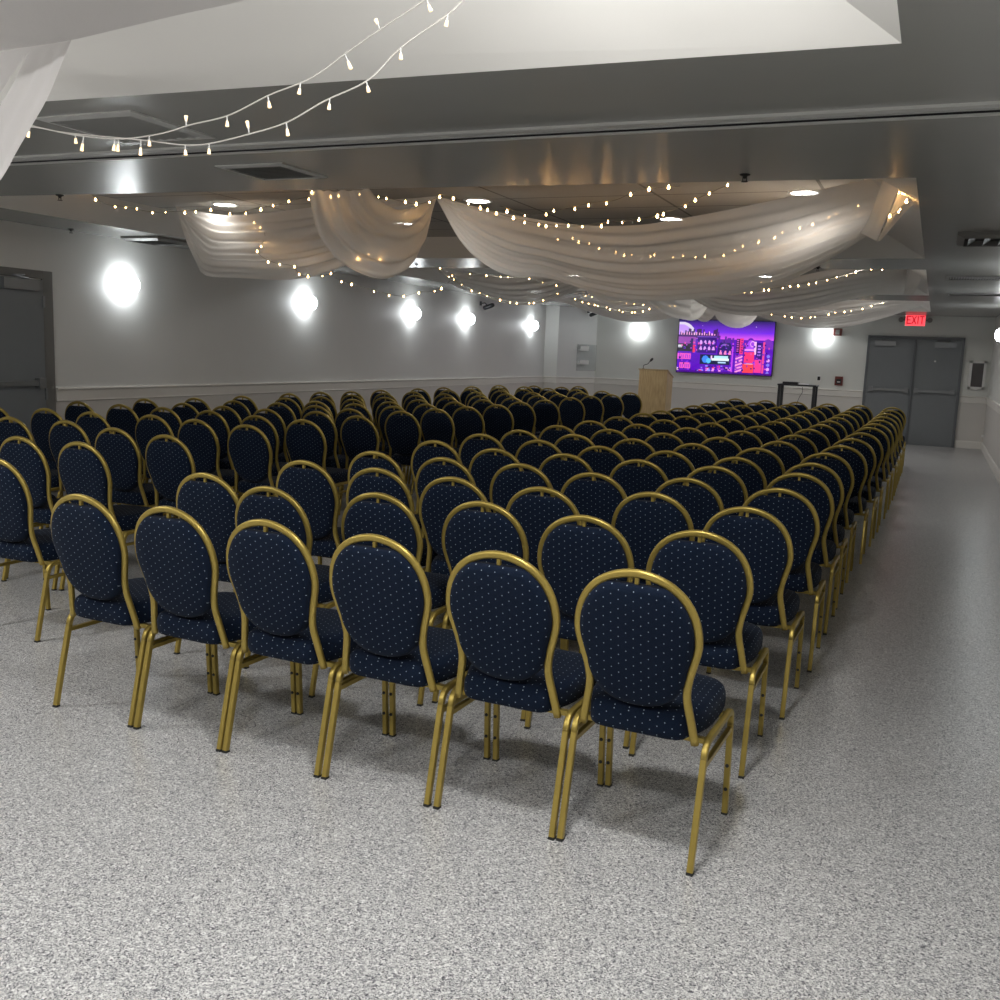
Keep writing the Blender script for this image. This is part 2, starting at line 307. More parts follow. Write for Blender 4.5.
def sweep(bm, path, prof, ref=Vector((1, 0, 0)), cap=True):
    """profile (a, b) swept along path; a runs along ref made square to the path, b along tangent x a"""
    n = len(path); rings = []; up = None
    for i, p in enumerate(path):
        t = (path[min(i + 1, n - 1)] - path[max(i - 1, 0)]).normalized()
        if up is None: a = ref - t * ref.dot(t)
        else: a = up - t * up.dot(t)
        a.normalize(); up = a; b = t.cross(a)
        rings.append([bm.verts.new(p + a * u + b * w) for u, w in prof])
    m = len(prof)
    for r, s in zip(rings, rings[1:]):
        for i in range(m): bm.faces.new([r[i], r[(i + 1) % m], s[(i + 1) % m], s[i]])
    if cap: bm.faces.new(rings[0][::-1]); bm.faces.new(rings[-1])
def rrect(w, h, r, k=3):
    out = []
    for cx, cy, a0 in ((w/2-r, h/2-r, 0), (-w/2+r, h/2-r, PI/2), (-w/2+r, -h/2+r, PI), (w/2-r, -h/2+r, 1.5*PI)):
        for i in range(k + 1):
            a = a0 + PI / 2 * i / k; out.append((cx + r * math.cos(a), cy + r * math.sin(a)))
    return out
def circ(r, k=8): return [(r * math.cos(2 * PI * i / k), r * math.sin(2 * PI * i / k)) for i in range(k)]
def V(*a): return Vector(a)
def tag(o, label=None, cat=None, group=None, kind=None):
    if label: o['label'] = label
    if cat: o['category'] = cat
    if group: o['group'] = group
    if kind: o['kind'] = kind
    return o
def empty(name, loc, rz=0.0, label=None, cat=None, group=None):
    o = bpy.data.objects.new(name, None); C.objects.link(o); o.location = loc; o.rotation_euler = (0, 0, rz)
    o.empty_display_size = .1
    return tag(o, label, cat, group)
def struct(o): o['kind'] = 'structure'; return o
def dup(root, loc, rz, skip=()):
    r = root.copy(); C.objects.link(r); r.location = loc; r.rotation_euler = (0, 0, rz)
    for ch in KIDS[root.name]:
        if ch[0].name.split('.')[0] in skip: continue
        c = ch[0].copy(); C.objects.link(c); c.parent = r
        for g in ch[1]:
            if g.name.split('.')[0] in skip: continue
            d = g.copy(); C.objects.link(d); d.parent = c
    return r
KIDS = {}
def remember(root): KIDS[root.name] = [(c, list(c.children)) for c in root.children]

# ------------------------------------------------------------------ room shell
bm = bmesh.new(); box(bm, XL - .3, XR + .3, YB - .3, YF + .3, -.12, 0); struct(done('floor', bm, M_FLOOR))
YJ, XJ, XC = 20.95, -7.80, -7.28          # small jog and angled end of the left wall
def wall_run(name, pts, mat_lo, mat_hi, z1=ZC + .2):
    bm = bmesh.new()
    for (a, b) in zip(pts, pts[1:]):
        quad(bm, (*a, 0), (*b, 0), (*b, RAIL), (*a, RAIL), mat=0)
        quad(bm, (*a, RAIL), (*b, RAIL), (*b, z1), (*a, z1), mat=1)
    bmesh.ops.remove_doubles(bm, verts=bm.verts, dist=1e-4)
    return struct(done(name, bm, [mat_lo, mat_hi]))
LEFT = [(XL, YB), (XL, YJ), (XJ, YJ), (XC, YF)]
wall_run('wall_left', LEFT, M_WAIN, M_WALL)
wall_run('wall_far', [(XC, YF), (XR, YF)], M_WAIN, M_FARWALL)
wall_run('wall_right', [(XR, YF), (XR, YB)], M_WAIN, M_FARWALL)
wall_run('wall_back', [(XR, YB), (XL, YB)], M_WAIN, M_WALL)
def moulding(name, pts, prof, mat):
    """prof (out, z) run along a wall line, mitred; room lies to the right of the direction of travel"""
    bm = bmesh.new(); P = [V(*p, 0) for p in pts]; rings = []
    for i, p in enumerate(P):
        d0 = (P[i] - P[i-1]).normalized() if i else (P[1] - P[0]).normalized()
        d1 = (P[i+1] - P[i]).normalized() if i < len(P) - 1 else d0
        n0 = V(d0.y, -d0.x, 0); n1 = V(d1.y, -d1.x, 0); n = (n0 + n1).normalized(); s = 1 / max(n.dot(n0), .3)
        rings.append([bm.verts.new(p + n * (o * s) + V(0, 0, z)) for o, z in prof])
    for r, q in zip(rings, rings[1:]):
        for i in range(len(prof) - 1): bm.faces.new([r[i], r[i+1], q[i+1], q[i]])
    for r in (rings[0], rings[-1]): bm.faces.new(r)
    return struct(done(name, bm, mat))
RP = [(0, .915), (.014, .918), (.018, .925), (.014, .935), (.016, 1.02), (.020, 1.03), (.034, 1.036), (.038, 1.046), (.034, 1.056), (0, 1.058)]
BP = [(0, 0), (.016, 0), (.016, .125), (.012, .14), (.006, .15), (0, .152)]
moulding('trim_1', [(XL, 7.36)] + LEFT[1:], RP, M_TRIM)
moulding('trim_2', [(XC, YF), (-1.37, YF)], RP, M_TRIM)
moulding('trim_3', [(.49, YF), (XR, YF), (XR, YB)], RP, M_TRIM)
moulding('baseboard_left', [(XL, 7.36)] + LEFT[1:], BP, M_TRIM)
moulding('baseboard_far', [(XC, YF), (-1.37, YF)], BP, M_TRIM)
moulding('baseboard_right', [(.49, YF), (XR, YF), (XR, YB)], BP, M_TRIM)

# dropped ceiling bands around four shallow trays, with the partition track slot
SL0, SL1 = 4.40, 4.55
bm = bmesh.new()
SKEW = {3.45: (3.52, .042), 5.82: (5.97, .06)}            # these two rims run slightly out of square
def ry(y, x):
    if y in SKEW: b, k = SKEW[y]; return b + k * (x - TX1)
    return y
def flat(x0, x1, y0, y1, z): quad(bm, (x0, ry(y0, x0), z), (x0, ry(y1, x0), z), (x1, ry(y1, x1), z), (x1, ry(y0, x1), z))
ys = [YB] + [y for t in TRAYS for y in t] + [YF]
for i in range(0, len(ys), 2):
    a, b = ys[i], ys[i + 1]
    if a < SL0 < b:
        flat(XL, XR, a, SL0, ZS); flat(XL, XR, SL1, b, ZS)
    else: flat(XL, XR, a, b, ZS)
for a, b in TRAYS: flat(XL, TX0, a, b, ZS); flat(TX1, XR, a, b, ZS)
ceil = struct(done('ceiling', bm, M_SOFF))
for a, b in TRAYS:
    ins = .36
    bm = bmesh.new()
    o = [(TX0, ry(a, TX0), ZS), (TX1, ry(a, TX1), ZS), (TX1, ry(b, TX1), ZS), (TX0, ry(b, TX0), ZS)]
    t = [(p[0] + sx * ins, p[1] + sy * ins, ZC) for p, sx, sy in zip(o, (1, -1, -1, 1), (1, 1, -1, -1))]
    for i in range(4): quad(bm, o[i], o[(i + 1) % 4], t[(i + 1) % 4], t[i])
    done('tray_slope', bm, M_TRAY, ceil)
    bm = bmesh.new(); quad(bm, *t); done('tile_panel', bm, M_TILE, ceil)
bm = bmesh.new()
quad(bm, (XL, SL0, ZS), (XR, SL0, ZS), (XR, SL0, ZS + .1), (XL, SL0, ZS + .1)); quad(bm, (XL, SL1, ZS), (XR, SL1, ZS), (XR, SL1, ZS + .1), (XL, SL1, ZS + .1))
quad(bm, (XL, SL0, ZS + .1), (XR, SL0, ZS + .1), (XR, SL1, ZS + .1), (XL, SL1, ZS + .1))
done('track_slot', bm, M_BLACK, ceil)
bm = bmesh.new(); box(bm, XL, XR, 4.345, SL0 + .004, ZS - .012, ZS + .02); box(bm, XL, XR, SL1 - .008, SL1 - .0005, ZS + .013, ZS + .019); box(bm, XL, XR, SL1 - .006, SL1 + .012, ZS - .006, ZS + .003)
struct(done('trim_4', bm, M_TRACK))

# ------------------------------------------------------------------ doors
def door_leaf(name, x0, x1, z1, parent_y, hinge_left, closer=True, viewer=False):
    """leaf facing -y at y = parent_y"""
    t = bpy.data.objects.new(name, None); C.objects.link(t)
    boxobj('leaf', (x0, x1, -.02, .02, .012, z1), M_DOOR, t, .003)
    bm = bmesh.new()
    w = x1 - x0
    box(bm, x0 + .06, x1 - .06, -.075, -.045, 1.085, 1.135); box(bm, x0 + .05, x0 + .13, -.085, -.02, 1.06, 1.16); box(bm, x1 - .13, x1 - .05, -.085, -.02, 1.06, 1.16)
    done('push_bar', bm, M_STEEL, t)
    c0 = x0 + .10 if hinge_left else x1 - .50
    bm = bmesh.new(); box(bm, c0, c0 + .40, -.09, -.02, 2.0, 2.10)
    done('door_closer', bm, M_STEEL, t)
    bm = bmesh.new(); s = 1 if hinge_left else -1; e = c0 + .1 if hinge_left else c0 + .3
    sweep(bm, [V(e, -.06, 2.11), V(e + s * .26, -.14, 2.125), V(e + s * .02, -.03, 2.14)], rrect(.02, .012, .003, 1), ref=V(0, 0, 1)); done('closer_arm', bm, M_STEEL, t)
    for z in (.25, 1.0, 1.9):
        hx = x0 if hinge_left else x1
        bm = bmesh.new(); box(bm, hx - .012, hx + .012, -.032, -.018, z - .055, z + .055); done('hinge', bm, M_STEEL, t)
    if viewer:
        bm = bmesh.new(); lathe(bm, [(0, .018), (.014, .016), (.02, 0)], 12, Matrix.Translation((x0 + .40, -.02, 1.72)) @ Matrix.Rotation(PI / 2, 4, 'X')); done('door_viewer', bm, M_WHITE, t, True)
    t.location = (0, parent_y, 0)
    return struct(t)
D0, D1, DH = -1.357, .477, 2.205
door_leaf('door_1', D0 + .05, -.443, DH - .055, YF - .03, True)
door_leaf('door_2', -.437, D1 - .05, DH - .055, YF - .03, False, viewer=True)
bm = bmesh.new(); box(bm, D0, D0 + .052, YF - .065, YF + .05, 0, DH); box(bm, D1 - .052, D1, YF - .065, YF + .05, 0, DH); box(bm, D0 + .052, D1 - .052, YF - .065, YF + .05, DH - .055, DH)
struct(done('trim_5', bm, M_DFRAME, bevel=.004))
boxobj('astragal', (-.46, -.42, -.07, -.02, .02, DH - .06), M_DFRAME, bpy.data.objects['door_1'], .004)
struct(boxobj('trim_6', (D0 + .05, D1 - .05, YF - .075, YF - .01, 0, .012), M_STEEL))
# left wall door
dl = door_leaf('door_3', -.95, -.01, 2.11, 0, False)
dl.rotation_euler = (0, 0, PI / 2); dl.location = (XL + .024, 7.215, 0)
bm = bmesh.new(); box(bm, XL - .02, XL + .022, 7.22, 7.345, 0, 2.2); box(bm, XL - .02, XL + .022, 6.15, 6.26, 0, 2.2); box(bm, XL - .02, XL + .022, 6.26, 7.22, 2.12, 2.2)
struct(done('trim_7', bm, M_LFRAME, bevel=.006))

# ------------------------------------------------------------------ chair
def back_y(z): return .075 - .21 * (z - .402)
HALF = [(.190, .398), (.184, .43), (.174, .485), (.164, .54), (.162, .575), (.169, .625), (.184, .68), (.195, .725), (.197, .76), (.191, .805), (.176, .848), (.151, .887), (.116, .918), (.077, .938), (.038, .949), (0, .953)]
def make_chair(rows_detail):
    t = empty('banquet_chair', (0, 0, 0))
    full = HALF + [(-x, z) for x, z in HALF[-2::-1]]
    path = crom([V(x, back_y(z), z) for x, z in full], 72)
    bm = bmesh.new(); sweep(bm, path, rrect(.021, .026, .008, 3), ref=V(0, 1, 0))
    fr = done('back_frame', bm, M_GOLD, t, True)
    # padded back: inner outline of the hoop, flattened under the hand gap, closed by a round lower end
    half = []
    hp = crom([V(x, 0, z) for x, z in HALF], 160)
    for p in hp:
        if p.z < .635: continue
        q = p.copy(); c = V(0, 0, .74); d = (c - q).normalized(); q += d * .010
        q.z = min(q.z, .918); half.append(q)
    up = half[::6]
    low = []
    p0 = up[0]
    for i in range(1, 12):
        a = PI / 2 * i / 11
        low.append(V(p0.x * math.cos(a) ** .8 if i < 11 else 0, 0, p0.z - (p0.z - .505) * math.sin(a) ** 1.15))
    right = low[::-1] + up
    if right[-1].x > .002: right.append(V(0, 0, right[-1].z))
    right[-1].x = 0
    outl = [(p.x, p.z) for p in right] + [(-p.x, p.z) for p in right[-2:0:-1]]
    bm = bmesh.new(); uvl = bm.loops.layers.uv.new('UVMap'); cz = .715
    layers = [(-.006, 1.0), (-.020, .992), (-.030, .96), (-.036, .88), (-.040, .6), (-.041, .25)]
    rings = []
    for s, sides in ((1, layers[::-1]), (-1, layers)):
        for off, k in sides:
            oo = off if s == 1 else -off * .9
            rings.append([bm.verts.new((x * k, back_y(cz + (z - cz) * k) + oo, cz + (z - cz) * k)) for x, z in outl])
    m = len(outl)
    for r, q in zip(rings, rings[1:]):
        for i in range(m): bm.faces.new([r[i], r[(i + 1) % m], q[(i + 1) % m], q[i]])
    for r in (rings[0], rings[-1]):
        c = bm.verts.new((0, sum(v.co.y for v in r) / m, sum(v.co.z for v in r) / m))
        for i in range(m): bm.faces.new([r[i], r[(i + 1) % m], c])
    bmesh.ops.recalc_face_normals(bm, faces=bm.faces)
    for f in bm.faces:
        for lp in f.loops: lp[uvl].uv = (lp.vert.co.x, lp.vert.co.z)
    done('backrest', bm, M_FAB, t, True)
    bm = bmesh.new(); box(bm, -.006, .006, back_y(.92) - .006, back_y(.92) + .006, .90, .944); done('top_bracket', bm, M_GOLD, t)
    # seat cushion
    so = crom([V(0, .036, 0), V(.11, .036, 0), V(.155, .050, 0), V(.170, .095, 0), V(.192, .145, 0), V(.208, .22, 0), V(.212, .34, 0), V(.205, .42, 0), V(.17, .48, 0), V(.09, .505, 0), V(0, .51, 0)], 34)
    outl = [(p.x, p.y) for p in so] + [(-p.x, p.y) for p in so[-2:0:-1]]
    bm = bmesh.new(); uvl = bm.loops.layers.uv.new('UVMap'); m = len(outl); rings = []
    for z, k in ((.406, .80), (.407, .94), (.414, .975), (.428, .995), (.455, 1.0), (.472, .995), (.487, .97), (.497, .92), (.503, .8), (.507, .55), (.509, .25)):
        rings.append([bm.verts.new((x * k, .275 + (y - .275) * k, z)) for x, y in outl])
    for r, q in zip(rings, rings[1:]):
        for i in range(m): bm.faces.new([r[i], r[(i + 1) % m], q[(i + 1) % m], q[i]])
    bm.faces.new(rings[0][::-1]); c = bm.verts.new((0, .275, .5095))
    for i in range(m): bm.faces.new([rings[-1][i], rings[-1][(i + 1) % m], c])
    bmesh.ops.recalc_face_normals(bm, faces=bm.faces)
    for f in bm.faces:
        n = f.normal
        for lp in f.loops:
            co = lp.vert.co
            if abs(n.z) > .6: lp[uvl].uv = (co.x, co.y)
            elif abs(n.y) > abs(n.x): lp[uvl].uv = (co.x, co.z)
            else: lp[uvl].uv = (co.y, co.z)
    done('seat', bm, M_FAB, t, True)
    for y in (.13, .40): boxobj('cross_bar', (-.214, .214, y - .01, y + .01, .388, .4058), M_GOLD, t)
    sq = rrect(.021, .023, .004, 2)
    for s in (-1, 1):
        x = .221 * s
        bm = bmesh.new(); sweep(bm, [V(x, 0, .008), V(x, .040, .185), V(x, .080, .352)], sq); rl = done('leg', bm, M_GOLD, t, False)
        bm = bmesh.new(); sweep(bm, crom([V(x, .080, .352), V(x, .088, .378), V(x, .107, .397), V(x, .14, .403), V(x, .26, .403), V(x, .40, .403), V(x, .436, .396), V(x, .455, .376), V(x, .459, .345)], 26), sq); done('side_rail', bm, M_GOLD, t, True)
        bm = bmesh.new(); sweep(bm, [V(x, .459, .345), V(x, .468, .17), V(x, .477, .008)], sq); fl = done('leg', bm, M_GOLD, t, False)
        bm = bmesh.new(); box(bm, x - .008, x + .008, .075, .455, .322, .338); done('stretcher', bm, M_GOLD, t)
        if rows_detail:
            for lg, y in ((rl, 0), (fl, .477)):
                bm = bmesh.new(); box(bm, x - .011, x + .011, y - .012, y + .012, 0, .0079); done('foot_cap', bm, M_DARK, lg)
            for z in (.10, .19):
                yy = .459 + .018 * (.345 - z) / .337
                bm = bmesh.new(); lathe(bm, [(0, .006), (.006, .005), (.007, 0)], 10, Matrix.Translation((x, yy - .0112, z)) @ Matrix.Rotation(PI / 2, 4, 'X')); done('bolt', bm, M_DARK, fl, True)
    remember(t)
    return t
DETAIL = make_chair(True)

ORD = ['first', 'second', 'third', 'fourth', 'fifth', 'sixth', 'seventh', 'eighth', 'ninth', 'tenth', 'eleventh', 'twelfth', 'thirteenth', 'fourteenth', 'fifteenth', 'sixteenth', 'seventeenth', 'eighteenth']
XB = [-.785, -.79, -.75, -.70, -.68, -.68, -.685, -.64, -.62, -.60, -.58, -.57, -.56, -.56, -.56, -.56, -.57]
YR = [2.93, 3.8, 4.55, 5.3, 6.06, 6.8, 7.56, 8.35, 9.22, 10.1, 11.0, 11.75, 12.6, 13.5, 14.42, 15.5, 16.65]
OFF = [0, .475, .955, 1.445, 1.93, 2.42]
RIGHT = [[(XB[r] - OFF[c], YR[r] + random.uniform(-.03, .03)) for c in range(6)] for r in range(17)]
RIGHT[0] = [(-.780, 2.93), (-1.250, 2.94), (-1.730, 2.955), (-2.205, 2.97), (-2.675, 2.985), (-3.152, 3.005)]
RIGHT[1] = [(-.795, 3.76), (-1.28, 3.82), (-1.775, 3.9), (-2.255, 3.83), (-2.735, 3.68), (-3.25, 3.86)]
RIGHT[2] = [(-.755, 4.5), (-1.235, 4.68), (-1.715, 4.49), (-2.23, 4.54), (-2.705, 4.6), (-3.19, 4.62)]
RIGHT[3] = [(-.70, 5.28), (-1.205, 5.37), (-1.675, 5.23), (-2.175, 5.35), (-2.67, 5.31), (-3.145, 5.31)]
for r, dx in ((1, .03), (2, .02), (3, .02)): RIGHT[r] = [(x + dx, y - .02) for x, y in RIGHT[r]]
RIGHT[4] = [(-.68, 6.06), (-1.18, 6.06), (-1.67, 6.08), (-2.15, 6.06), (-2.63, 6.02), (-3.19, 6.22)]
RIGHT[5] = [(-.68, 6.74), (-1.17, 6.73), (-1.66, 6.8), (-2.14, 6.76), (-2.65, 6.86), (-3.18, 7.02)]
LEFTB = [[(-4.41, 3.63)],
 [(-4.71, 4.47), (-5.19, 4.45), (-5.68, 4.5), (-6.2, 4.55)],
 [(-4.68, 5.18), (-5.27, 5.31), (-5.93, 5.5), (-6.42, 5.42)],
 [(-4.85, 6.25), (-5.43, 6.34), (-5.95, 6.41), (-6.46, 6.25), (-6.98, 6.25), (-7.46, 6.13)],
 [(-4.87, 7.03), (-5.39, 7.07), (-6.02, 7.22), (-6.53, 7.18), (-7.02, 7.15), (-7.52, 7.12)],
 [(-4.82, 7.82), (-5.38, 7.98), (-5.86, 7.84), (-6.34, 7.8), (-6.85, 7.82), (-7.50, 7.98)],
 [(-4.90, 8.77), (-5.38, 8.58), (-5.88, 8.7), (-6.37, 8.73), (-6.85, 8.6), (-7.36, 8.58)],
 [(-4.86, 9.46), (-5.35, 9.4), (-5.83, 9.39), (-6.31, 9.35), (-6.88, 9.56), (-7.37, 9.4)],
 [(-4.81, 10.12), (-5.32, 10.1), (-5.8, 10.1), (-6.3, 10.1), (-6.82, 10.2), (-7.43, 10.4)],
 [(-4.76, 10.85), (-5.32, 10.85), (-5.82, 10.85), (-6.33, 10.9), (-6.85, 10.95), (-7.44, 11.12)]]
for y in (11.74, 12.62, 13.72, 14.6, 15.6, 16.75): LEFTB.append([(x + random.uniform(-.02, .02), y + random.uniform(-.05, .05)) for x in (-4.82, -5.34, -5.84, -6.35, -6.86, -7.36)])
LEFTB.append([(-6.42, 17.6), (-6.92, 17.45)])
LEFTB.append([(-6.38, 18.45)])
ALL = [p for row in RIGHT + LEFTB for p in row]
def relax():
    P = [list(p) for p in ALL]
    for _ in range(30):
        for i in range(len(P)):
            for j in range(i):
                dx, dy = P[i][0] - P[j][0], P[i][1] - P[j][1]; ox, oy = .484 - abs(dx), .60 - abs(dy)
                if i < 6 and ox < .02: continue
                if ox > 1e-4 and oy > 1e-4:
                    k = 0 if ox < oy else 1; o = min(ox, oy) / 2; s = 1 if (dx, dy)[k] > 0 else -1
                    P[i][k] += s * o; P[j][k] -= s * o
    return [tuple(p) for p in P]
it = iter(relax()); RIGHT = [[next(it) for _ in row] for row in RIGHT]; LEFTB = [[next(it) for _ in row] for row in LEFTB]
SIDE_R = ['right-aisle end seat', 'second from the right aisle', 'third from the right aisle', 'third from the centre aisle', 'second from the centre aisle', 'centre-aisle end seat']
SIDE_L = ['centre-aisle end seat', 'second from the centre aisle', 'third from the centre aisle', 'third from the left wall', 'second from the left wall', 'left-wall end seat']
first = True
SHORT = ('foot_cap', 'bolt')
CAM_F, CAM_R = V(-.3924, .9073, 0), V(.9147, .4021, 0)
def seat_chair(x, y, rz, label, grp):
    d = V(x, y, 0); f = d.dot(CAM_F); s = d.dot(CAM_R)
    if 500 + 985 * (s + .3) / max(f, .1) < -6: return          # wholly outside the photograph
    global first
    if first:
        o = DETAIL; o.location = (x, y, 0); o.rotation_euler = (0, 0, rz); first = False
    else: o = dup(DETAIL, (x, y, 0), rz, () if y < 7.2 else SHORT)
    tag(o, label, 'chair', grp)
for r, row in enumerate(RIGHT):
    for c, (x, y) in enumerate(row):
        rz = -.035 if r == 0 else random.uniform(-.012, .012)
        lab = 'navy dotted chair, right block, %s row from camera, %s' % (ORD[r], SIDE_R[c])
        if r == 0: lab = ['nearest navy gold chair with all four legs clear on the speckled floor', 'front-row navy chair, second from right end, nearest row', 'front-row navy chair, third from right end, nearest row', 'front-row navy chair, fourth from right end, nearest row', 'front-row navy chair, fifth from right end, nearest row', 'front-row navy chair at the left end of the nearest row'][c]
        seat_chair(x, y, rz, lab, 'banquet chairs in the right block')
for r, row in enumerate(LEFTB):
    for c, (x, y) in enumerate(row):
        lab = 'navy dotted chair, left block, %s row from camera, %s' % (ORD[r], SIDE_L[c])
        if r == 0: lab = 'navy gold-framed chair cut off by the left edge of the photo'
        if r == 16: lab = ['navy chair ahead of the left block, beside the centre floor', 'navy chair ahead of the left block, nearer the left wall'][c]
        if r == 17: lab = 'navy chair standing farthest forward in the left block'
        seat_chair(x, y, random.uniform(-.02, .02), lab, 'banquet chairs in the left block')

# ------------------------------------------------------------------ drapes
def cloth(name, a, b, mat, parent, folds=6, amp=.02, belly=.05, nu=56, nv=64, seed=0):
    rnd = random.Random(seed)
    A, Bc = crom(a, nu), crom(b, nu); bm = bmesh.new(); g = []
    ph = [(rnd.uniform(.6, 1.5) * folds, rnd.uniform(0, 6.28), rnd.uniform(.5, 1), rnd.uniform(-1.6, 1.6)) for _ in range(4)]
    for i in range(nu):
        u = i / (nu - 1); env = min(1, 4 * u * (1 - u) + .25)
        w = Bc[i] - A[i]; wl = w.length
        t = (A[min(i+1, nu-1)] + Bc[min(i+1, nu-1)] - A[max(i-1, 0)] - Bc[max(i-1, 0)]).normalized()
        n = t.cross(w)
        n = n.normalized() if n.length > 1e-6 else V(0, -.7, -.7)
        if n.z > 0: n = -n
        row = []
        for j in range(nv):
            v = j / (nv - 1)
            k = sum(s * math.sin(2 * PI * (f * v) + p + q * u * 2) for f, p, s, q in ph) / 2.2
            k = math.copysign(abs(k) ** .8, k)
            off = min(wl, .8) * (belly * math.sin(PI * v) * 1.0) + amp * env * min(1, wl / .35) * k
            row.append(bm.verts.new(A[i] + w * v + n * off))
        g.append(row)
    for i in range(nu - 1):
        for j in range(nv - 1): bm.faces.new([g[i][j], g[i+1][j], g[i+1][j+1], g[i][j+1]])
    bmesh.ops.remove_doubles(bm, verts=bm.verts, dist=1e-5)
    return done(name, bm, mat, parent, True)
def drape(keys, label, group, mat=M_SHEER, **kw):
    k0 = keys[0]; o = cloth('ceiling_drape', *SWAGS[k0], mat, None, seed=hash_seed(k0), **kw)
    tag(o, label, 'drape', group)
    for k in keys[1:]: cloth('drape_tail', *SWAGS[k], mat, o, folds=2, amp=.008, belly=.02, nu=16, nv=20, seed=hash_seed(k))
    return o
def hash_seed(s): return sum((i + 1) * ord(ch) for i, ch in enumerate(s))
G2, G3, G4 = 'drapes in the second ceiling tray', 'drapes in the third ceiling tray', 'drapes in the farthest ceiling tray'
drape(['c2_right', 'c2_tail_front', 'c2_tail_back'], 'largest white drape swagged across the second tray to its right corner', G2, folds=7, amp=.022, belly=.10)
drape(['c2_left'], 'wide white drape swagged to the left side of the second tray', G2, folds=6, amp=.028, belly=.04)
drape(['c2_near'], 'short deep U-shaped drape hanging from the near rim of the second tray', G2, folds=3.6, amp=.05, belly=.03)
drape(['c3_right', 'c3_tail'], 'white drape swagged to the right behind the largest drape', G3, folds=5, amp=.012, belly=.06)
drape(['c3_left'], 'warm lit drape swagged to the left in the third tray', G3, folds=5, amp=.012, belly=.05)
drape(['c3_near'], 'small drape lobe showing just under the largest drape', G3, folds=3, amp=.018, belly=.03)
drape(['c3_far'], 'grey drape fold left of the wall screen top corner', G3, folds=3, amp=.018, belly=.03)
drape(['c4_right'], 'farthest white drape reaching right towards the exit sign', G4, folds=5, amp=.012, belly=.05)
drape(['c4_left'], 'far pinkish drape over the wall lamp left of the screen', G4, folds=5, amp=.012, belly=.05)
drape(['c4_near'], 'smaller scalloped drape overlapping the top left of the screen', G4, folds=3, amp=.015, belly=.03)
drape(['c4_far'], 'larger scalloped drape overlapping the top middle of the screen', G4, folds=3, amp=.015, belly=.03)
drape(['c1_right', 'c1_tail', 'c1_tail_inner'], 'nearest white drape sheet across the top left corner of the photo', 'drapes in the nearest ceiling tray', mat=M_SHEERN, folds=2.5, amp=.010, belly=.02)

# ------------------------------------------------------------------ fairy lights
def wire_mesh(pts, r, n): 
    bm = bmesh.new(); sweep(bm, crom(pts, n), circ(r, 6), ref=V(.3, .2, 1)); return bm
BULB_ME = None
def far_bulb(p, parent, r):
    global BULB_ME
    if BULB_ME is None:
        bm = bmesh.new(); lathe(bm, [(0, -1), (.6, -.8), (1, -.1), (.8, .5), (.45, 1.1), (.3, 1.9), (0, 2.0)], 8)
        o = done('bulb', bm, M_BULB, parent, True); BULB_ME = o.data
    else:
        o = bpy.data.objects.new('bulb', BULB_ME); C.objects.link(o); o.parent = parent
    o.location = p; o.scale = (r, r, r)
def fairy(key, label, group, step=.11, r=.0074, mat=M_WIRED, wr=.0022):
    pts = SWAGS and STRINGS[key][0]
    L = sum((V(*b) - V(*a)).length for a, b in zip(pts, pts[1:])); n = max(3, int(L / step))
    o = done('fairy_light_string', wire_mesh(pts, wr, max(24, n * 3)), mat, None, True)
    tag(o, label, 'string lights', group)
    rnd = random.Random(hash_seed(key)); P = crom(pts, n * 4 + 1)
    for i in range(n):
        p = P[i * 4 + 2 + rnd.choice((-1, 0, 1))]; s = r * rnd.choice((.6, .8, .9, 1.1, 1.25))
        far_bulb(p + V(rnd.uniform(-.01, .01), rnd.uniform(-.01, .01), -s * 1.6 + rnd.uniform(-.012, .012)), o, s)
    return o
F2, F3, F4 = 'fairy lights in the second tray', 'fairy lights in the third tray', 'fairy lights in the farthest tray'
fairy('c2_left_string', 'fairy light string above the left drape of the second tray', F2, .14)
fairy('c2_mid', 'fairy light string curving just above the largest drape', F2, .095)
fairy('c2_up', 'short fairy light string highest in the second tray', F2, .13)
fairy('c2_swag', 'fairy light string glowing through the middle of the largest drape', F2, .10)
fairy('c2_near_string', 'fairy light string along the top of the U-shaped drape', F2, .12)
fairy('c2_left_swag', 'fairy light string down the middle of the left drape', F2, .11)
fairy('c2_belly', 'tiny fairy light strand in the belly of the U-shaped drape', F2, .07)
fairy('c2_wall', 'fairy light string hanging below the U-shaped drape against the left wall', F2, .16, .008)
fairy('c2_tail', 'fairy light strand inside the folded drape tail at right', F2, .04)
fairy('c3_left_string', 'fairy light string along the lower edge of the warm lit drape', F3, .13)
fairy('c3_left_wire', 'fairy light string across the top of the warm lit drape', F3, .2)
fairy('c3_right_string', 'lower fairy light string on the third tray right drape', F3, .11)
fairy('c3_right_up', 'upper fairy light string on the third tray right drape', F3, .17)
fairy('c4_right_string', 'fairy light string on the farthest drape near the exit sign', F4, .14)
fairy('c4_left_string', 'lower fairy light string on the far pinkish drape', F4, .12)
fairy('c4_left_low', 'upper fairy light string on the far pinkish drape', F4, .12)
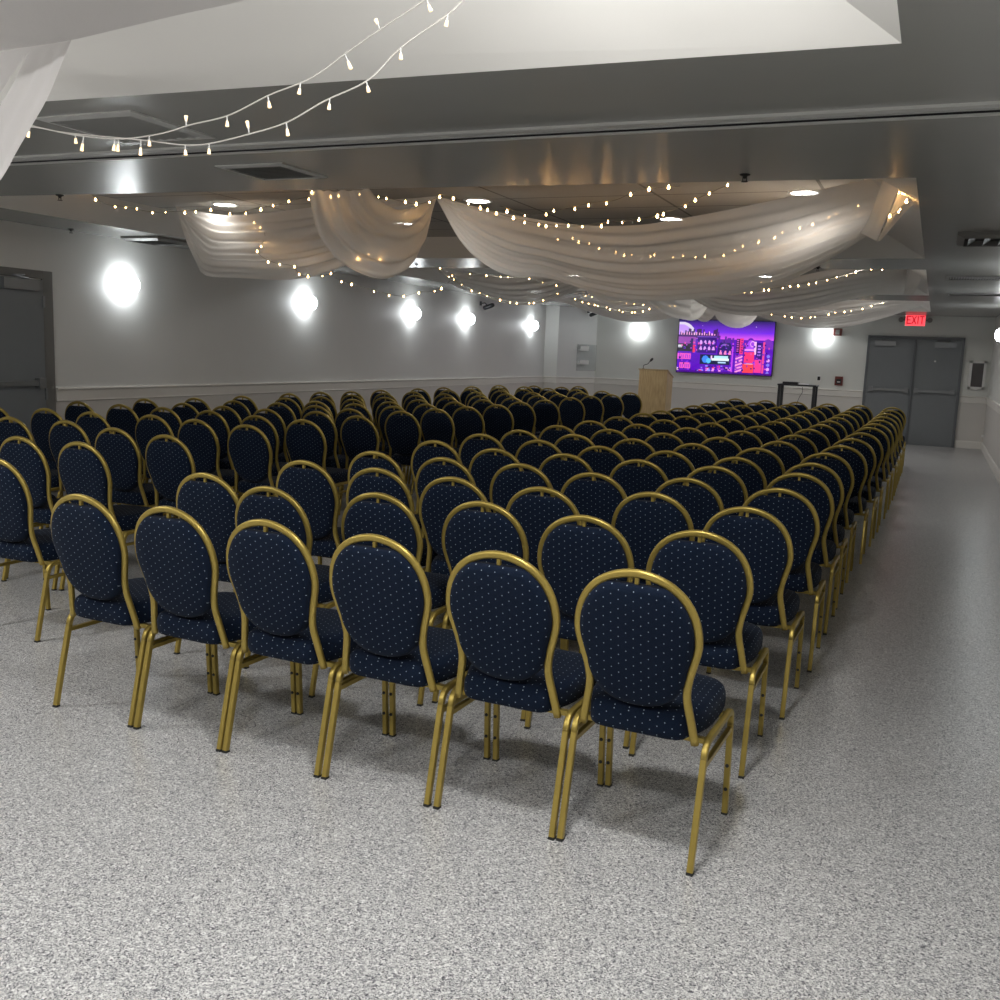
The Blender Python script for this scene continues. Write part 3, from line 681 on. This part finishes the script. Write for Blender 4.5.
def near_string(key, label):
    pts, tips = STRINGS[key]
    o = done('fairy_light_string', wire_mesh(pts, .0028, 150), M_WIRE, None, True)
    bmj = random.Random(3)
    tag(o, label, 'string lights', 'nearest fairy lights')
    P = crom(pts, 240)
    for tp in tips:
        tp = V(*tp); q = min(P, key=lambda p: (p - tp).length); d = tp - q
        if d.length < .022: d = V(bmj.uniform(-.3, .3), 0, -1)
        d = d.normalized() * max(.036, min(.055, (tp - q).length + .01)); ln = d.length
        mt = Matrix.Translation(q) @ V(0, 0, 1).rotation_difference(d).to_matrix().to_4x4()
        bm = bmesh.new(); lathe(bm, [(0, ln * .5), (.0042, ln * .5), (.0056, ln * .8), (.0066, ln * .95), (.0058, ln), (0, ln * .97)], 10, mt)
        b = done('bulb', bm, M_BULBN, o, True)
        bm = bmesh.new(); lathe(bm, [(0, -.001), (.0024, 0), (.0022, ln * .3), (.0042, ln * .5), (0, ln * .51)], 8, mt); done('bulb_sleeve', bm, M_WHITE, b, True)
near_string('n_low', 'lower near fairy light strand drooping across the top left')
near_string('n_up', 'upper near fairy light strand drooping across the top left')

# ------------------------------------------------------------------ lamps
def added_dome(x, y, label, z=ZC):
    t = empty('added_dome_light', (x, y, z), 0, label, 'ceiling light', 'unseen added dome lights above the camera')
    bm = bmesh.new(); lathe(bm, [(0, 0), (.175, 0), (.18, -.012), (.17, -.024), (0, -.024)], 28); done('trim_ring', bm, M_WHITE, t, True)
    bm = bmesh.new(); lathe(bm, [(.165, -.024), (.155, -.07), (.11, -.11), (.05, -.128), (0, -.132)], 28); done('lens', bm, M_DOME, t, True)
def downlight(x, y, label, z=ZC, lens=None):
    t = empty('recessed_downlight', (x, y, z), 0, label, 'ceiling light', 'recessed downlights')
    bm = bmesh.new(); lathe(bm, [(.095, -.006), (.098, -.012), (.118, -.012), (.122, -.002), (.122, 0)], 28); done('trim_ring', bm, M_WHITE, t, True)
    bm = bmesh.new(); lathe(bm, [(0, -.008), (.096, -.008)], 28); done('lens', bm, lens or M_LED, t)
downlight(-.99, 7.60, 'round downlight above the right end of the largest drape')
downlight(-2.28, 8.85, 'round downlight at the upper edge of the largest drape')
downlight(-3.59, 7.60, 'round downlight just right of the drape gathering point')
downlight(-6.06, 7.45, 'round downlight above the left drape')
for k, (x, y) in enumerate([(-.9, .2), (-3.0, .2), (-5.4, .2), (-5.2, 2.2), (-.85, 2.3)]): added_dome(x, y, 'unseen dome light added in the tray above the camera')  # unseen domes, added to light the near tray slopes and floor
for (x, y) in [(-5.0, 8.85), (-1.0, 12.1), (-2.4, 15.0), (-5.4, 12.1), (-5.4, 15.1), (-1.0, 17.6), (-1.3, 19.9), (-5.4, 17.6), (-3.9, 19.95)]: downlight(x, y, 'unseen round downlight in a draped ceiling tray', lens=M_LED if y < 9 else M_LEDF)  # unseen; far-tray ones placed and boosted to brighten the drapes
def sconce(x, y, z, rz, label):
    """bowl wall light; local -y points into the room"""
    t = empty('wall_sconce', (x, y, z), rz, label, 'wall light', 'wall sconces')
    bm = bmesh.new(); box(bm, -.05, .05, -.02, 0, -.07, .07); box(bm, -.015, .015, -.06, -.02, -.015, .015); done('backplate', bm, M_WHITE, t, bevel=.006)
    bm = bmesh.new()
    bmesh.ops.create_uvsphere(bm, u_segments=24, v_segments=14, radius=1, matrix=Matrix.Translation((0, -.105, 0)) @ Matrix.Diagonal((.125, .075, .105, 1)))
    done('glass_shade', bm, M_SCON, t, True)
for y, w in ((8.29, 'nearest the left door'), (11.65, 'second from the left door'), (14.69, 'third from the left door'), (16.81, 'fourth from the left door'), (20.04, 'fifth from the left door, near the far corner')):
    sconce(XL, y, 2.147, PI / 2, 'glowing wall sconce on the left wall, ' + w)
sconce(-6.28, YF, 2.16, 0, 'glowing wall sconce left of the screen on the far wall')
sconce(-2.25, YF, 2.16, 0, 'glowing wall sconce right of the screen on the far wall')
sconce(XR, 18.0, 2.16, -PI / 2, 'glowing wall sconce on the right wall by the double doors')
for y in (14.4, 11.0): sconce(XR, y, 2.16, -PI / 2, 'wall sconce along the right wall aisle')

# ------------------------------------------------------------------ ceiling fittings
def grille(name, x0, x1, y0, y1, label, along_x=True, n=9, cone=False, mat=M_VENT, back=None):
    t = empty(name, ((x0 + x1) / 2, (y0 + y1) / 2, ZS), 0, label, 'vent', 'ceiling vents')
    hx, hy = (x1 - x0) / 2, (y1 - y0) / 2; f = min(hx, hy) * .16; d = -.045 if cone else -.014
    bm = bmesh.new()
    o = [(-hx, -hy), (hx, -hy), (hx, hy), (-hx, hy)]; i = [(-hx + f, -hy + f), (hx - f, -hy + f), (hx - f, hy - f), (-hx + f, hy - f)]
    for k in range(4):
        j = (k + 1) % 4
        quad(bm, (*o[k], 0), (*o[j], 0), (*o[j], d * .5), (*o[k], d * .5)); quad(bm, (*o[k], d * .5), (*o[j], d * .5), (*i[j], d), (*i[k], d)); quad(bm, (*i[k], d), (*i[j], d), (*i[j], -.001), (*i[k], -.001))
    done('frame', bm, mat, t)
    bm = bmesh.new(); quad(bm, *[(*p, -.002) for p in i]); done('backing', bm, back or M_VENTD, t)
    for k in range(n):
        s = (k + .5) / n; bm = bmesh.new()
        if along_x:
            y = -hy + f + s * 2 * (hy - f); w = .5 * (hy - f) / n; quad(bm, (-hx + f, y - w, d * .9), (hx - f, y - w, d * .9), (hx - f, y + w, -.003), (-hx + f, y + w, -.003))
        else:
            x = -hx + f + s * 2 * (hx - f); w = .5 * (hx - f) / n; quad(bm, (x - w, -hy + f, d * .9), (x - w, hy - f, d * .9), (x + w, hy - f, -.003), (x + w, -hy + f, -.003))
        bmesh.ops.solidify(bm, geom=bm.faces[:], thickness=.002); done('louver', bm, mat, t)
    return t
grille('ceiling_vent', -4.06, -3.46, 3.60, 4.18, 'large louvered ceiling vent behind the near fairy lights', False, 8, False, M_TRACK, M_VENTB)
grille('ceiling_vent', -4.02, -3.54, 4.85, 5.32, 'flat dark square ceiling vent just behind the partition track', True, 10, False, M_TRACK, M_VENTB)
grille('ceiling_vent', -7.90, -7.40, 8.05, 8.55, 'ceiling vent above the left wall beside the left drape', True, 6, True)
grille('ceiling_vent', .05, .70, 8.35, 9.0, 'ceiling vent with open louvers nearest on the right side', False, 5, True)
grille('ceiling_vent', 0.0, .75, 12.3, 12.75, 'long finned ceiling vent farther along the right side', False, 24)
grille('ceiling_vent', .05, .75, 15.2, 15.5, 'farthest slim ceiling vent on the right side', True, 3)
for x, y, w in ((-1.07, 5.7, 'at the near rim of the second tray, right'), (-6.10, 5.62, 'at the near rim of the second tray, left'), (-6.05, 11.07, 'on the band behind the U-shaped drape'), (-1.27, 11.3, 'on the band below the largest drape'), (-7.95, 7.45, 'near the left wall top')):
    t = empty('sprinkler_head', (x, y, ZS), 0, 'small fire sprinkler head ' + w, 'sprinkler', 'sprinkler heads')
    bm = bmesh.new(); lathe(bm, [(0, 0), (.03, 0), (.028, -.006), (.014, -.01), (.009, -.022), (0, -.024)], 16); done('escutcheon', bm, M_DARK, t, True)
    bm = bmesh.new(); lathe(bm, [(0, -.038), (.018, -.038), (.018, -.041), (0, -.042)], 14); box(bm, -.012, -.009, -.003, .003, -.04, -.012); box(bm, .009, .012, -.003, .003, -.04, -.012); done('deflector', bm, M_DARK, t)
def camera_unit(x, y, z, rz, label):
    t = empty('security_camera', (x, y, z), rz, label, 'security camera')
    bm = bmesh.new(); box(bm, -.03, .03, -.02, 0, -.04, .04); sweep(bm, [V(0, -.01, 0), V(0, -.10, .01), V(0, -.14, -.03)], circ(.012, 8)); done('bracket', bm, M_BLACK, t)
    bm = bmesh.new(); lathe(bm, [(0, -.11), (.035, -.11), (.042, -.08), (.042, .08), (.03, .11), (0, .11)], 14, Matrix.Translation((0, -.18, -.055)) @ Matrix.Rotation(1.25, 4, 'X')); done('body', bm, M_BLACK, t, True)
camera_unit(XL, 17.45, 2.47, PI / 2, 'dark security camera high on the left wall')
camera_unit(-7.42, 21.80, 2.55, 1.16, 'small dark security camera at the top of the far left corner')

# ------------------------------------------------------------------ far wall things
X0, X1, Z0, Z1 = -5.343, -3.237, 1.262, 2.444
t = empty('wall_screen', ((X0 + X1) / 2, YF, (Z0 + Z1) / 2), 0, 'large wall screen showing a purple and pink city street', 'television')
hw, hh = (X1 - X0) / 2, (Z1 - Z0) / 2
bm = bmesh.new(); box(bm, -hw, hw, -.10, -.045, -hh, hh); done('bezel', bm, M_BLACK, t, bevel=.004)
bm = bmesh.new(); box(bm, -.3, .3, -.045, 0, -.2, .2); done('wall_bracket', bm, M_BLACK, t)
NX, NY = 192, 108
def mixc(a, b, k): return tuple(p + (q - p) * k for p, q in zip(a, b))
img = [[None] * NX for _ in range(NY)]
PUR, PINK, MAG, NAVY, DEEP, RED = (.10, .0, .52), (.9, .12, .75), (.75, .03, .55), (.012, .003, .13), (.03, .0, .20), (.85, .015, .12)
rs = random.Random(5)
for j in range(NY):
    for i in range(NX):
        v = j / NY; u = i / NX
        s = mixc((.02, .01, .12), (.18, .015, .80), min(1, v / .22)) if v < .22 else mixc((.18, .015, .80), (.80, .10, .85), min(1, (v - .22) / .14))
        img[j][i] = s
def R(u0, u1, v0, v1, c):
    for j in range(max(0, int(v0 * NY)), min(NY, int(v1 * NY + .5))):
        for i in range(max(0, int(u0 * NX)), min(NX, int(u1 * NX + .5))): img[j][i] = c(i, j) if callable(c) else c
def disc(cu, cv, ru, rv, c, top=True):
    for j in range(NY):
        for i in range(NX):
            a = ((i / NX - cu) / ru) ** 2 + ((j / NY - cv) / rv) ** 2
            if a < 1 and (not top or j / NY <= cv): img[j][i] = c
disc(.03, .30, .15, .26, (.75, .68, .85)); disc(.025, .32, .125, .235, (.55, .30, .95))
for k in range(24):                                                    # far skyline
    u = .02 + k * .0175; R(u, u + .010 + .006 * rs.random(), .16 + .10 * rs.random(), .34, (.05, .01, .12))
for k in range(14): u = .03 + .027 * k; R(u, u + .008, .22 + .05 * rs.random(), .29, (1, .45, .8))
R(0, .45, .29, .34, (.06, .01, .16)); R(0, 1, .36, 1, PUR)
R(0, .19, .33, .46, (.30, .05, .42)); R(0, .15, .46, .60, (.015, .012, .03)); R(0, .05, .49, .525, (.95, .95, 1)); R(.0, .05, .505, .515, (.3, .3, .4))
for v in (.64, .82):
    R(.03, .145, v, v + .11, (.9, .10, .55)); 
    for k in range(5): R(.04 + .022 * k, .048 + .022 * k, v + .03, v + .09, (.35, .03, .65))
R(0, .02, .64, .75, PINK); R(.0, .022, .92, .96, (1, .7, .9)); R(.165, .19, .48, .62, RED); R(.14, .16, .36, .6, NAVY)
R(.21, .41, .32, .62, DEEP); R(.205, .415, .31, .325, (.16, .05, .5))
for a in (.385, .50):
    for k in range(4): disc(.243 + k * .045, a + .06, .015, .07, (.75, .35, .95)); 
disc(.50, .56, .075, .20, NAVY); R(.43, .575, .55, .66, DEEP); disc(.50, .47, .04, .04, (.25, .12, .6))
for k in range(3): disc(.46 + k * .047, .63, .014, .075, (1, .25, .6))
R(.245, .56, .65, .83, (.004, .01, .06))
disc(.30, .735, .035, .07, (.05, .25, .95), False); disc(.335, .76, .025, .05, (.1, .55, 1), False); R(.37, .55, .72, .755, (.8, .95, 1)); R(.40, .54, .67, .71, (.5, .85, 1)); R(.44, .52, .78, .81, (.45, .7, 1)); R(.36, .375, .67, .74, (.9, .6, 1))
for k in range(40): u = .2 + rs.random() * .38; v = .85 + rs.random() * .12; R(u, u + .012 + .02 * rs.random(), v, v + .02, rs.choice((PINK, RED, (.9, .3, .9), (.3, .3, 1), NAVY)))
R(.58, .595, .30, 1, (.55, .05, .85)); R(.62, .655, .34, .60, (.02, .0, .06)); R(.66, .695, .33, .62, (.9, .03, .25))
for k in range(6): R(.63, .645, .36 + .04 * k, .375 + .04 * k, (.6, .1, .6)); R(.668, .688, .355 + .045 * k, .37 + .045 * k, (.3, .0, .2))
R(.62, .69, .63, .95, (.35, .02, .6))
for k in range(5):
    for i in range(14): R(.622 + i * .005, .628 + i * .005, .70 + k * .062 - i * .0035, .725 + k * .062 - i * .0035, (1, .35, .75))
disc(.765, .55, .06, .24, (.12, .0, .45)); disc(.765, .55, .047, .20, (.45, .06, .95)); R(.71, .82, .52, .56, (.9, .3, .95)); disc(.785, .42, .025, .06, (.9, .4, 1), False); disc(.785, .42, .017, .04, (.35, .04, .8), False)
R(.81, .828, .38, .62, (1, .55, .9)); R(.71, .81, .58, .78, (.95, .03, .20)); R(.70, .81, .80, .97, (1, .05, .08)); R(.72, .80, .79, .81, (1, .4, .6)); R(.82, .89, .72, .95, (.95, .04, .30))
disc(.94, .5, .06, .18, (.18, .02, .5)); R(.90, .915, .38, 1, (.85, .06, .3)); R(.83, .89, .40, .70, DEEP)
for k in range(5): disc(.955, .64 + k * .08, .018, .03, (.85, .35, 1) if k % 2 else (.25, .2, .9), False); 
for k in range(4): R(.845, .875, .45 + k * .055, .47 + k * .055, (.5, .2, .95))
for k in range(3): disc(.25 + .28 * k, .1, .004, .006, (1, 1, 1), False)
for k in range(150):                                                   # small lit and dark details over the street
    u = rs.random() * .97; v = .40 + rs.random() * .55
    if .24 < u < .57 and .62 < v < .84: continue
    a, b2 = .006 + .012 * rs.random(), .012 + .02 * rs.random(); c = rs.choice(((.02, .0, .12), (.03, .0, .2), (.25, .02, .8), (.5, .05, .75), (.8, .06, .45), (.12, .02, .5)))
    R(u, u + a, v, v + b2, c)
for k in range(9): u = .42 + rs.random() * .16; R(u, u + .02, .30 + .06 * rs.random(), .42, (.10, .01, .35))
R(0, 1, .965, 1, (.06, .0, .25))
bm = bmesh.new(); lay = bm.loops.layers.color.new('picture')
W, H = 2 * hw - .03, 2 * hh - .03
gv = [[bm.verts.new((-W / 2 + W * i / NX, -.1015, H / 2 - H * j / NY)) for i in range(NX + 1)] for j in range(NY + 1)]
for j in range(NY):
    for i in range(NX):
        f = bm.faces.new([gv[j][i], gv[j+1][i], gv[j+1][i+1], gv[j][i+1]])
        for lp in f.loops: lp[lay] = (*[c ** (1 / 2.2) for c in img[j][i]], 1)
m, nt, N, L, b = nodes_of('screen picture')
at = N.new('ShaderNodeVertexColor'); at.layer_name = 'picture'
b.inputs['Base Color'].default_value = (.01, .01, .01, 1); b.inputs['Roughness'].default_value = .15
L.new(at.outputs['Color'], b.inputs['Emission Color']); b.inputs['Emission Strength'].default_value = P_TV
done('screen', bm, m, t)

t = empty('lectern', (-4.955, 18.6, 0), 0, 'tall light maple lectern standing before the far wall', 'lectern')
bm = bmesh.new()
pts = [(0, .02), (0, 1.335), (.46, 1.20), (.46, .02)]
vs = [[bm.verts.new((x, y, z)) for y, z in pts] for x in (-.275, .275)]
bm.faces.new(vs[0]); bm.faces.new(vs[1][::-1])
for k in range(4): bm.faces.new([vs[0][k], vs[0][(k+1) % 4], vs[1][(k+1) % 4], vs[1][k]])
done('body', bm, M_WOOD, t, bevel=.006)
bm = bmesh.new()
vs = [[bm.verts.new((x, y, z)) for y, z in ((-.012, 1.339), (-.012, 1.357), (.475, 1.215), (.475, 1.197))] for x in (-.29, .29)]
bm.faces.new(vs[0]); bm.faces.new(vs[1][::-1])
for k in range(4): bm.faces.new([vs[0][k], vs[0][(k+1) % 4], vs[1][(k+1) % 4], vs[1][k]])
done('top', bm, M_WOOD, t)
boxobj('plinth', (-.26, .26, .015, .445, 0, .02), M_BLACK, t)
t = empty('gooseneck_microphone', (-5.17, 18.66, 1.348), 0, 'black gooseneck microphone on the lectern top', 'microphone')
bm = bmesh.new(); lathe(bm, [(0, 0), (.03, 0), (.026, .012), (0, .014)], 14); done('base', bm, M_BLACK, t, True)
bm = bmesh.new(); sweep(bm, crom([V(0, 0, .01), V(.0, 0, .06), V(.03, 0, .085), V(.08, 0, .10), V(.12, 0, .15)], 24), circ(.007, 8), ref=V(0, 1, 0)); done('gooseneck', bm, M_BLACK, t, True)
bm = bmesh.new(); lathe(bm, [(0, 0), (.012, .002), (.022, .03), (.024, .06), (.014, .085), (0, .09)], 14, Matrix.Translation((.12, 0, .15)) @ Matrix.Rotation(.75, 4, 'Y')); done('windscreen', bm, M_BLACK, t, True)

t = empty('equipment_cart', (-2.515, 20.5, 0), 0, 'black open equipment cart with glass shelves by the far wall', 'cart')
for sx in (-1, 1):
    for y in (0, .42):
        bm = bmesh.new(); sweep(bm, [V(sx * .335, y, .06), V(sx * .335, y, 1.13)], rrect(.055, .055, .006, 1)); p = done('post', bm, M_BLACK, t)
        bm = bmesh.new(); lathe(bm, [(0, -.016), (.03, -.016), (.03, .016), (0, .016)], 14, Matrix.Translation((sx * .335, y, .03)) @ Matrix.Rotation(PI / 2, 4, 'Y')); done('caster', bm, M_BLACK, p)
boxobj('top_shelf', (-.375, .375, -.04, .46, 1.125, 1.155), M_BLACK, t, .005)
for z in (.64, .25): boxobj('glass_shelf', (-.31, .31, 0, .42, z, z + .012), M_GLASS, t)
o = boxobj('control_box', (-2.80, -2.50, 20.52, 20.80, 1.1555, 1.20), M_BLACK, None, .006); tag(o, 'low black control box on the equipment cart top', 'electronics')
bm = bmesh.new()
quad(bm, (-2.49, 20.50, 1.157), (-2.29, 20.52, 1.157), (-2.31, 20.78, 1.170), (-2.51, 20.76, 1.185)); bmesh.ops.solidify(bm, geom=bm.faces[:], thickness=.0015)
tag(done('paper_sheet', bm, M_PAPER), 'white paper sheet lying on the equipment cart', 'paper')
tag(boxobj('receiver_box', (-2.62, -2.30, 20.56, 20.84, .6525, .71), M_BLACK, None, .005), 'dark receiver box on the cart glass shelf', 'electronics')
bm = bmesh.new(); sweep(bm, crom([V(-2.50, 20.70, .71), V(-2.50, 20.69, .80), V(-2.46, 20.68, .92), V(-2.42, 20.69, 1.0), V(-2.43, 20.72, 1.1)], 30), circ(.006, 6), ref=V(0, 1, 0))
tag(done('black_cable', bm, M_BLACK, None, True), 'thin black cable hanging inside the equipment cart', 'cable')

# exit sign with twin lamp heads
t = empty('exit_sign', (-.485, YF, 2.535), 0, 'red lit EXIT sign with side lamps above the double doors', 'exit sign')
boxobj('housing', (-.20, .20, -.07, 0, -.13, .13), M_WHITE, t, .008)
boxobj('face', (-.185, .185, -.074, -.0695, -.115, .115), M_EXITF, t)
bm = bmesh.new()
def stroke(bm, a, b, w=.011, y=-.079):
    a, b = V(a[0], y, a[1]), V(b[0], y, b[1]); d = (b - a).normalized() * w; n = V(-d.z, 0, d.x)
    q = [a - d - n, a - d + n, b + d + n, b + d - n]
    f = [bm.verts.new(p) for p in q]; g = [bm.verts.new(p + V(0, .005, 0)) for p in q]
    bm.faces.new(f); bm.faces.new(g[::-1])
    for k in range(4): bm.faces.new([f[k], f[(k+1) % 4], g[(k+1) % 4], g[k]])
h = .07
for a, b2 in (((-.155, -h), (-.155, h)), ((-.155, h), (-.09, h)), ((-.155, 0), (-.10, 0)), ((-.155, -h), (-.09, -h)), ((-.06, -h), (.01, h)), ((-.06, h), (.01, -h)), ((.05, -h), (.05, h)), ((.09, h), (.16, h)), ((.125, -h), (.125, h))): stroke(bm, a, b2)
done('lettering', bm, M_EXIT, t)
for s in (-1, 1):
    bm = bmesh.new(); lathe(bm, [(0, -.03), (.03, -.03), (.052, .02), (.048, .03), (0, .026)], 16, Matrix.Translation((s * .27, -.06, .0)) @ Matrix.Rotation(PI / 2, 4, 'X')); box(bm, s * .235 - .05, s * .235 + .05, -.03, -.01, -.015, .015); done('lamp_head', bm, M_VENT, t, False)

t = empty('wall_cabinet', (.76, YF, 1.48), 0, 'white framed narrow wall cabinet right of the double doors', 'cabinet')
bm = bmesh.new()
for d in ((-.15, -.105, -.28, .28), (.105, .15, -.28, .28), (-.15, .15, .235, .28), (-.15, .15, -.28, -.235)): box(bm, d[0], d[1], -.05, 0, d[2], d[3])
done('frame', bm, M_WHITE, t)
boxobj('pane', (-.105, .105, -.03, -.02, -.235, .235), M_PANE, t); boxobj('handle', (-.02, .02, -.062, -.048, -.30, -.265), M_WHITE, t)
bm = bmesh.new(); lathe(bm, [(0, -.20), (.05, -.20), (.055, -.18), (.055, .06), (.02, .10), (.018, .14), (0, .14)], 16, Matrix.Translation((0, -.006, 0)) @ Matrix.Diagonal((1, .24, 1, 1))); done('extinguisher', bm, M_RED, t, True)

def plate(name, x, z, w, h, d, mat, label, cat, detail=None, y=YF):
    t = empty(name, (x, y, z), 0, label, cat)
    boxobj('housing', (-w / 2, w / 2, -d, 0, -h / 2, h / 2), mat, t, .004)
    if detail: detail(t)
def alarm_detail(t):
    boxobj('cover', (-.05, .05, -.058, -.046, -.06, .04), M_BLACK, t, .003); boxobj('lever', (-.03, .03, -.07, -.058, -.03, -.01), M_WHITE, t)
def horn_detail(t):
    boxobj('lens', (-.04, .04, -.075, -.05, -.05, .05), M_VENT, t, .004)
plate('fire_alarm_box', -1.86, 1.235, .16, .19, .045, M_RED, 'dark red fire alarm box right of the cart', 'fire alarm', alarm_detail)
plate('alarm_horn', -1.97, 2.25, .17, .15, .05, M_RED, 'dark red alarm horn beside the sconce right of the screen', 'fire alarm', horn_detail)
def jack(t): boxobj('socket', (-.028, .028, -.016, -.005, -.04, .04), M_BLACK, t, .002)
plate('wall_outlet', -2.27, 1.27, .08, .12, .006, M_WHITE, 'small dark wall outlet above the chair rail by the cart', 'outlet', jack)
def plug(t): boxobj('plug', (-.02, .02, -.05, -.008, -.02, .02), M_WHITE, t, .004)
t = empty('wall_outlet', (XR, 21.6, .30), -PI / 2, 'white wall outlet low on the right wall near the corner', 'outlet')
boxobj('housing', (-.035, .035, -.008, 0, -.06, .06), M_WHITE, t, .002); plug(t)

# clear literature rack on the angled corner wall
ang = math.atan2(YF - YJ, XC - XJ)
t = empty('brochure_rack', ((XJ + XC) / 2 + .13, (YJ + YF) / 2 + .285, 1.50), ang, 'pale clear brochure rack on the angled wall at the far left corner', 'rack')
boxobj('back_panel', (-.32, .32, -.02, -.004, -.30, .30), M_ACRYL, t)
for z, w in ((.17, -.12), (-.14, -.10)):
    bm = bmesh.new(); box(bm, -.30, w + .10, -.085, -.02, z - .012, z + .012); quad(bm, (-.30, -.085, z - .01), (w + .10, -.085, z - .01), (w + .10, -.10, z + .09), (-.30, -.10, z + .09)); done('shelf', bm, M_WHITE, t)  # white shelf edges stand in for highlights on the clear panel

# ------------------------------------------------------------------ light, camera, render settings
w = bpy.data.worlds.new('World'); bpy.context.scene.world = w; w.use_nodes = True
w.node_tree.nodes['Background'].inputs[0].default_value = (.5, .52, .55, 1); w.node_tree.nodes['Background'].inputs[1].default_value = .02
cam = bpy.data.cameras.new('Camera'); co = bpy.data.objects.new('Camera', cam); C.objects.link(co)
cam.sensor_fit = 'HORIZONTAL'; cam.sensor_width = 36; cam.lens = 36 * 985.064 / 1000; cam.clip_start = .05
r_, u_, f_ = V(.91473708, .40213582, .03927912), V(-.09645322, .12292529, .98771765), V(-.39236825, .90729056, -.15123161)
co.matrix_world = Matrix(((r_.x, u_.x, -f_.x, 0), (r_.y, u_.y, -f_.y, 0), (r_.z, u_.z, -f_.z, 1.61737736), (0, 0, 0, 1)))
sc = bpy.context.scene; sc.camera = co
sc.view_settings.view_transform = 'Standard'; sc.view_settings.look = 'None'; sc.view_settings.gamma = 1; sc.view_settings.use_curve_mapping = False
sc.view_settings.exposure = 0.72
sc.cycles.use_denoising = True; sc.cycles.max_bounces = 8; sc.cycles.transparent_max_bounces = 12
sc.cycles.sample_clamp_indirect = 6.0; sc.cycles.caustics_reflective = False; sc.cycles.caustics_refractive = False
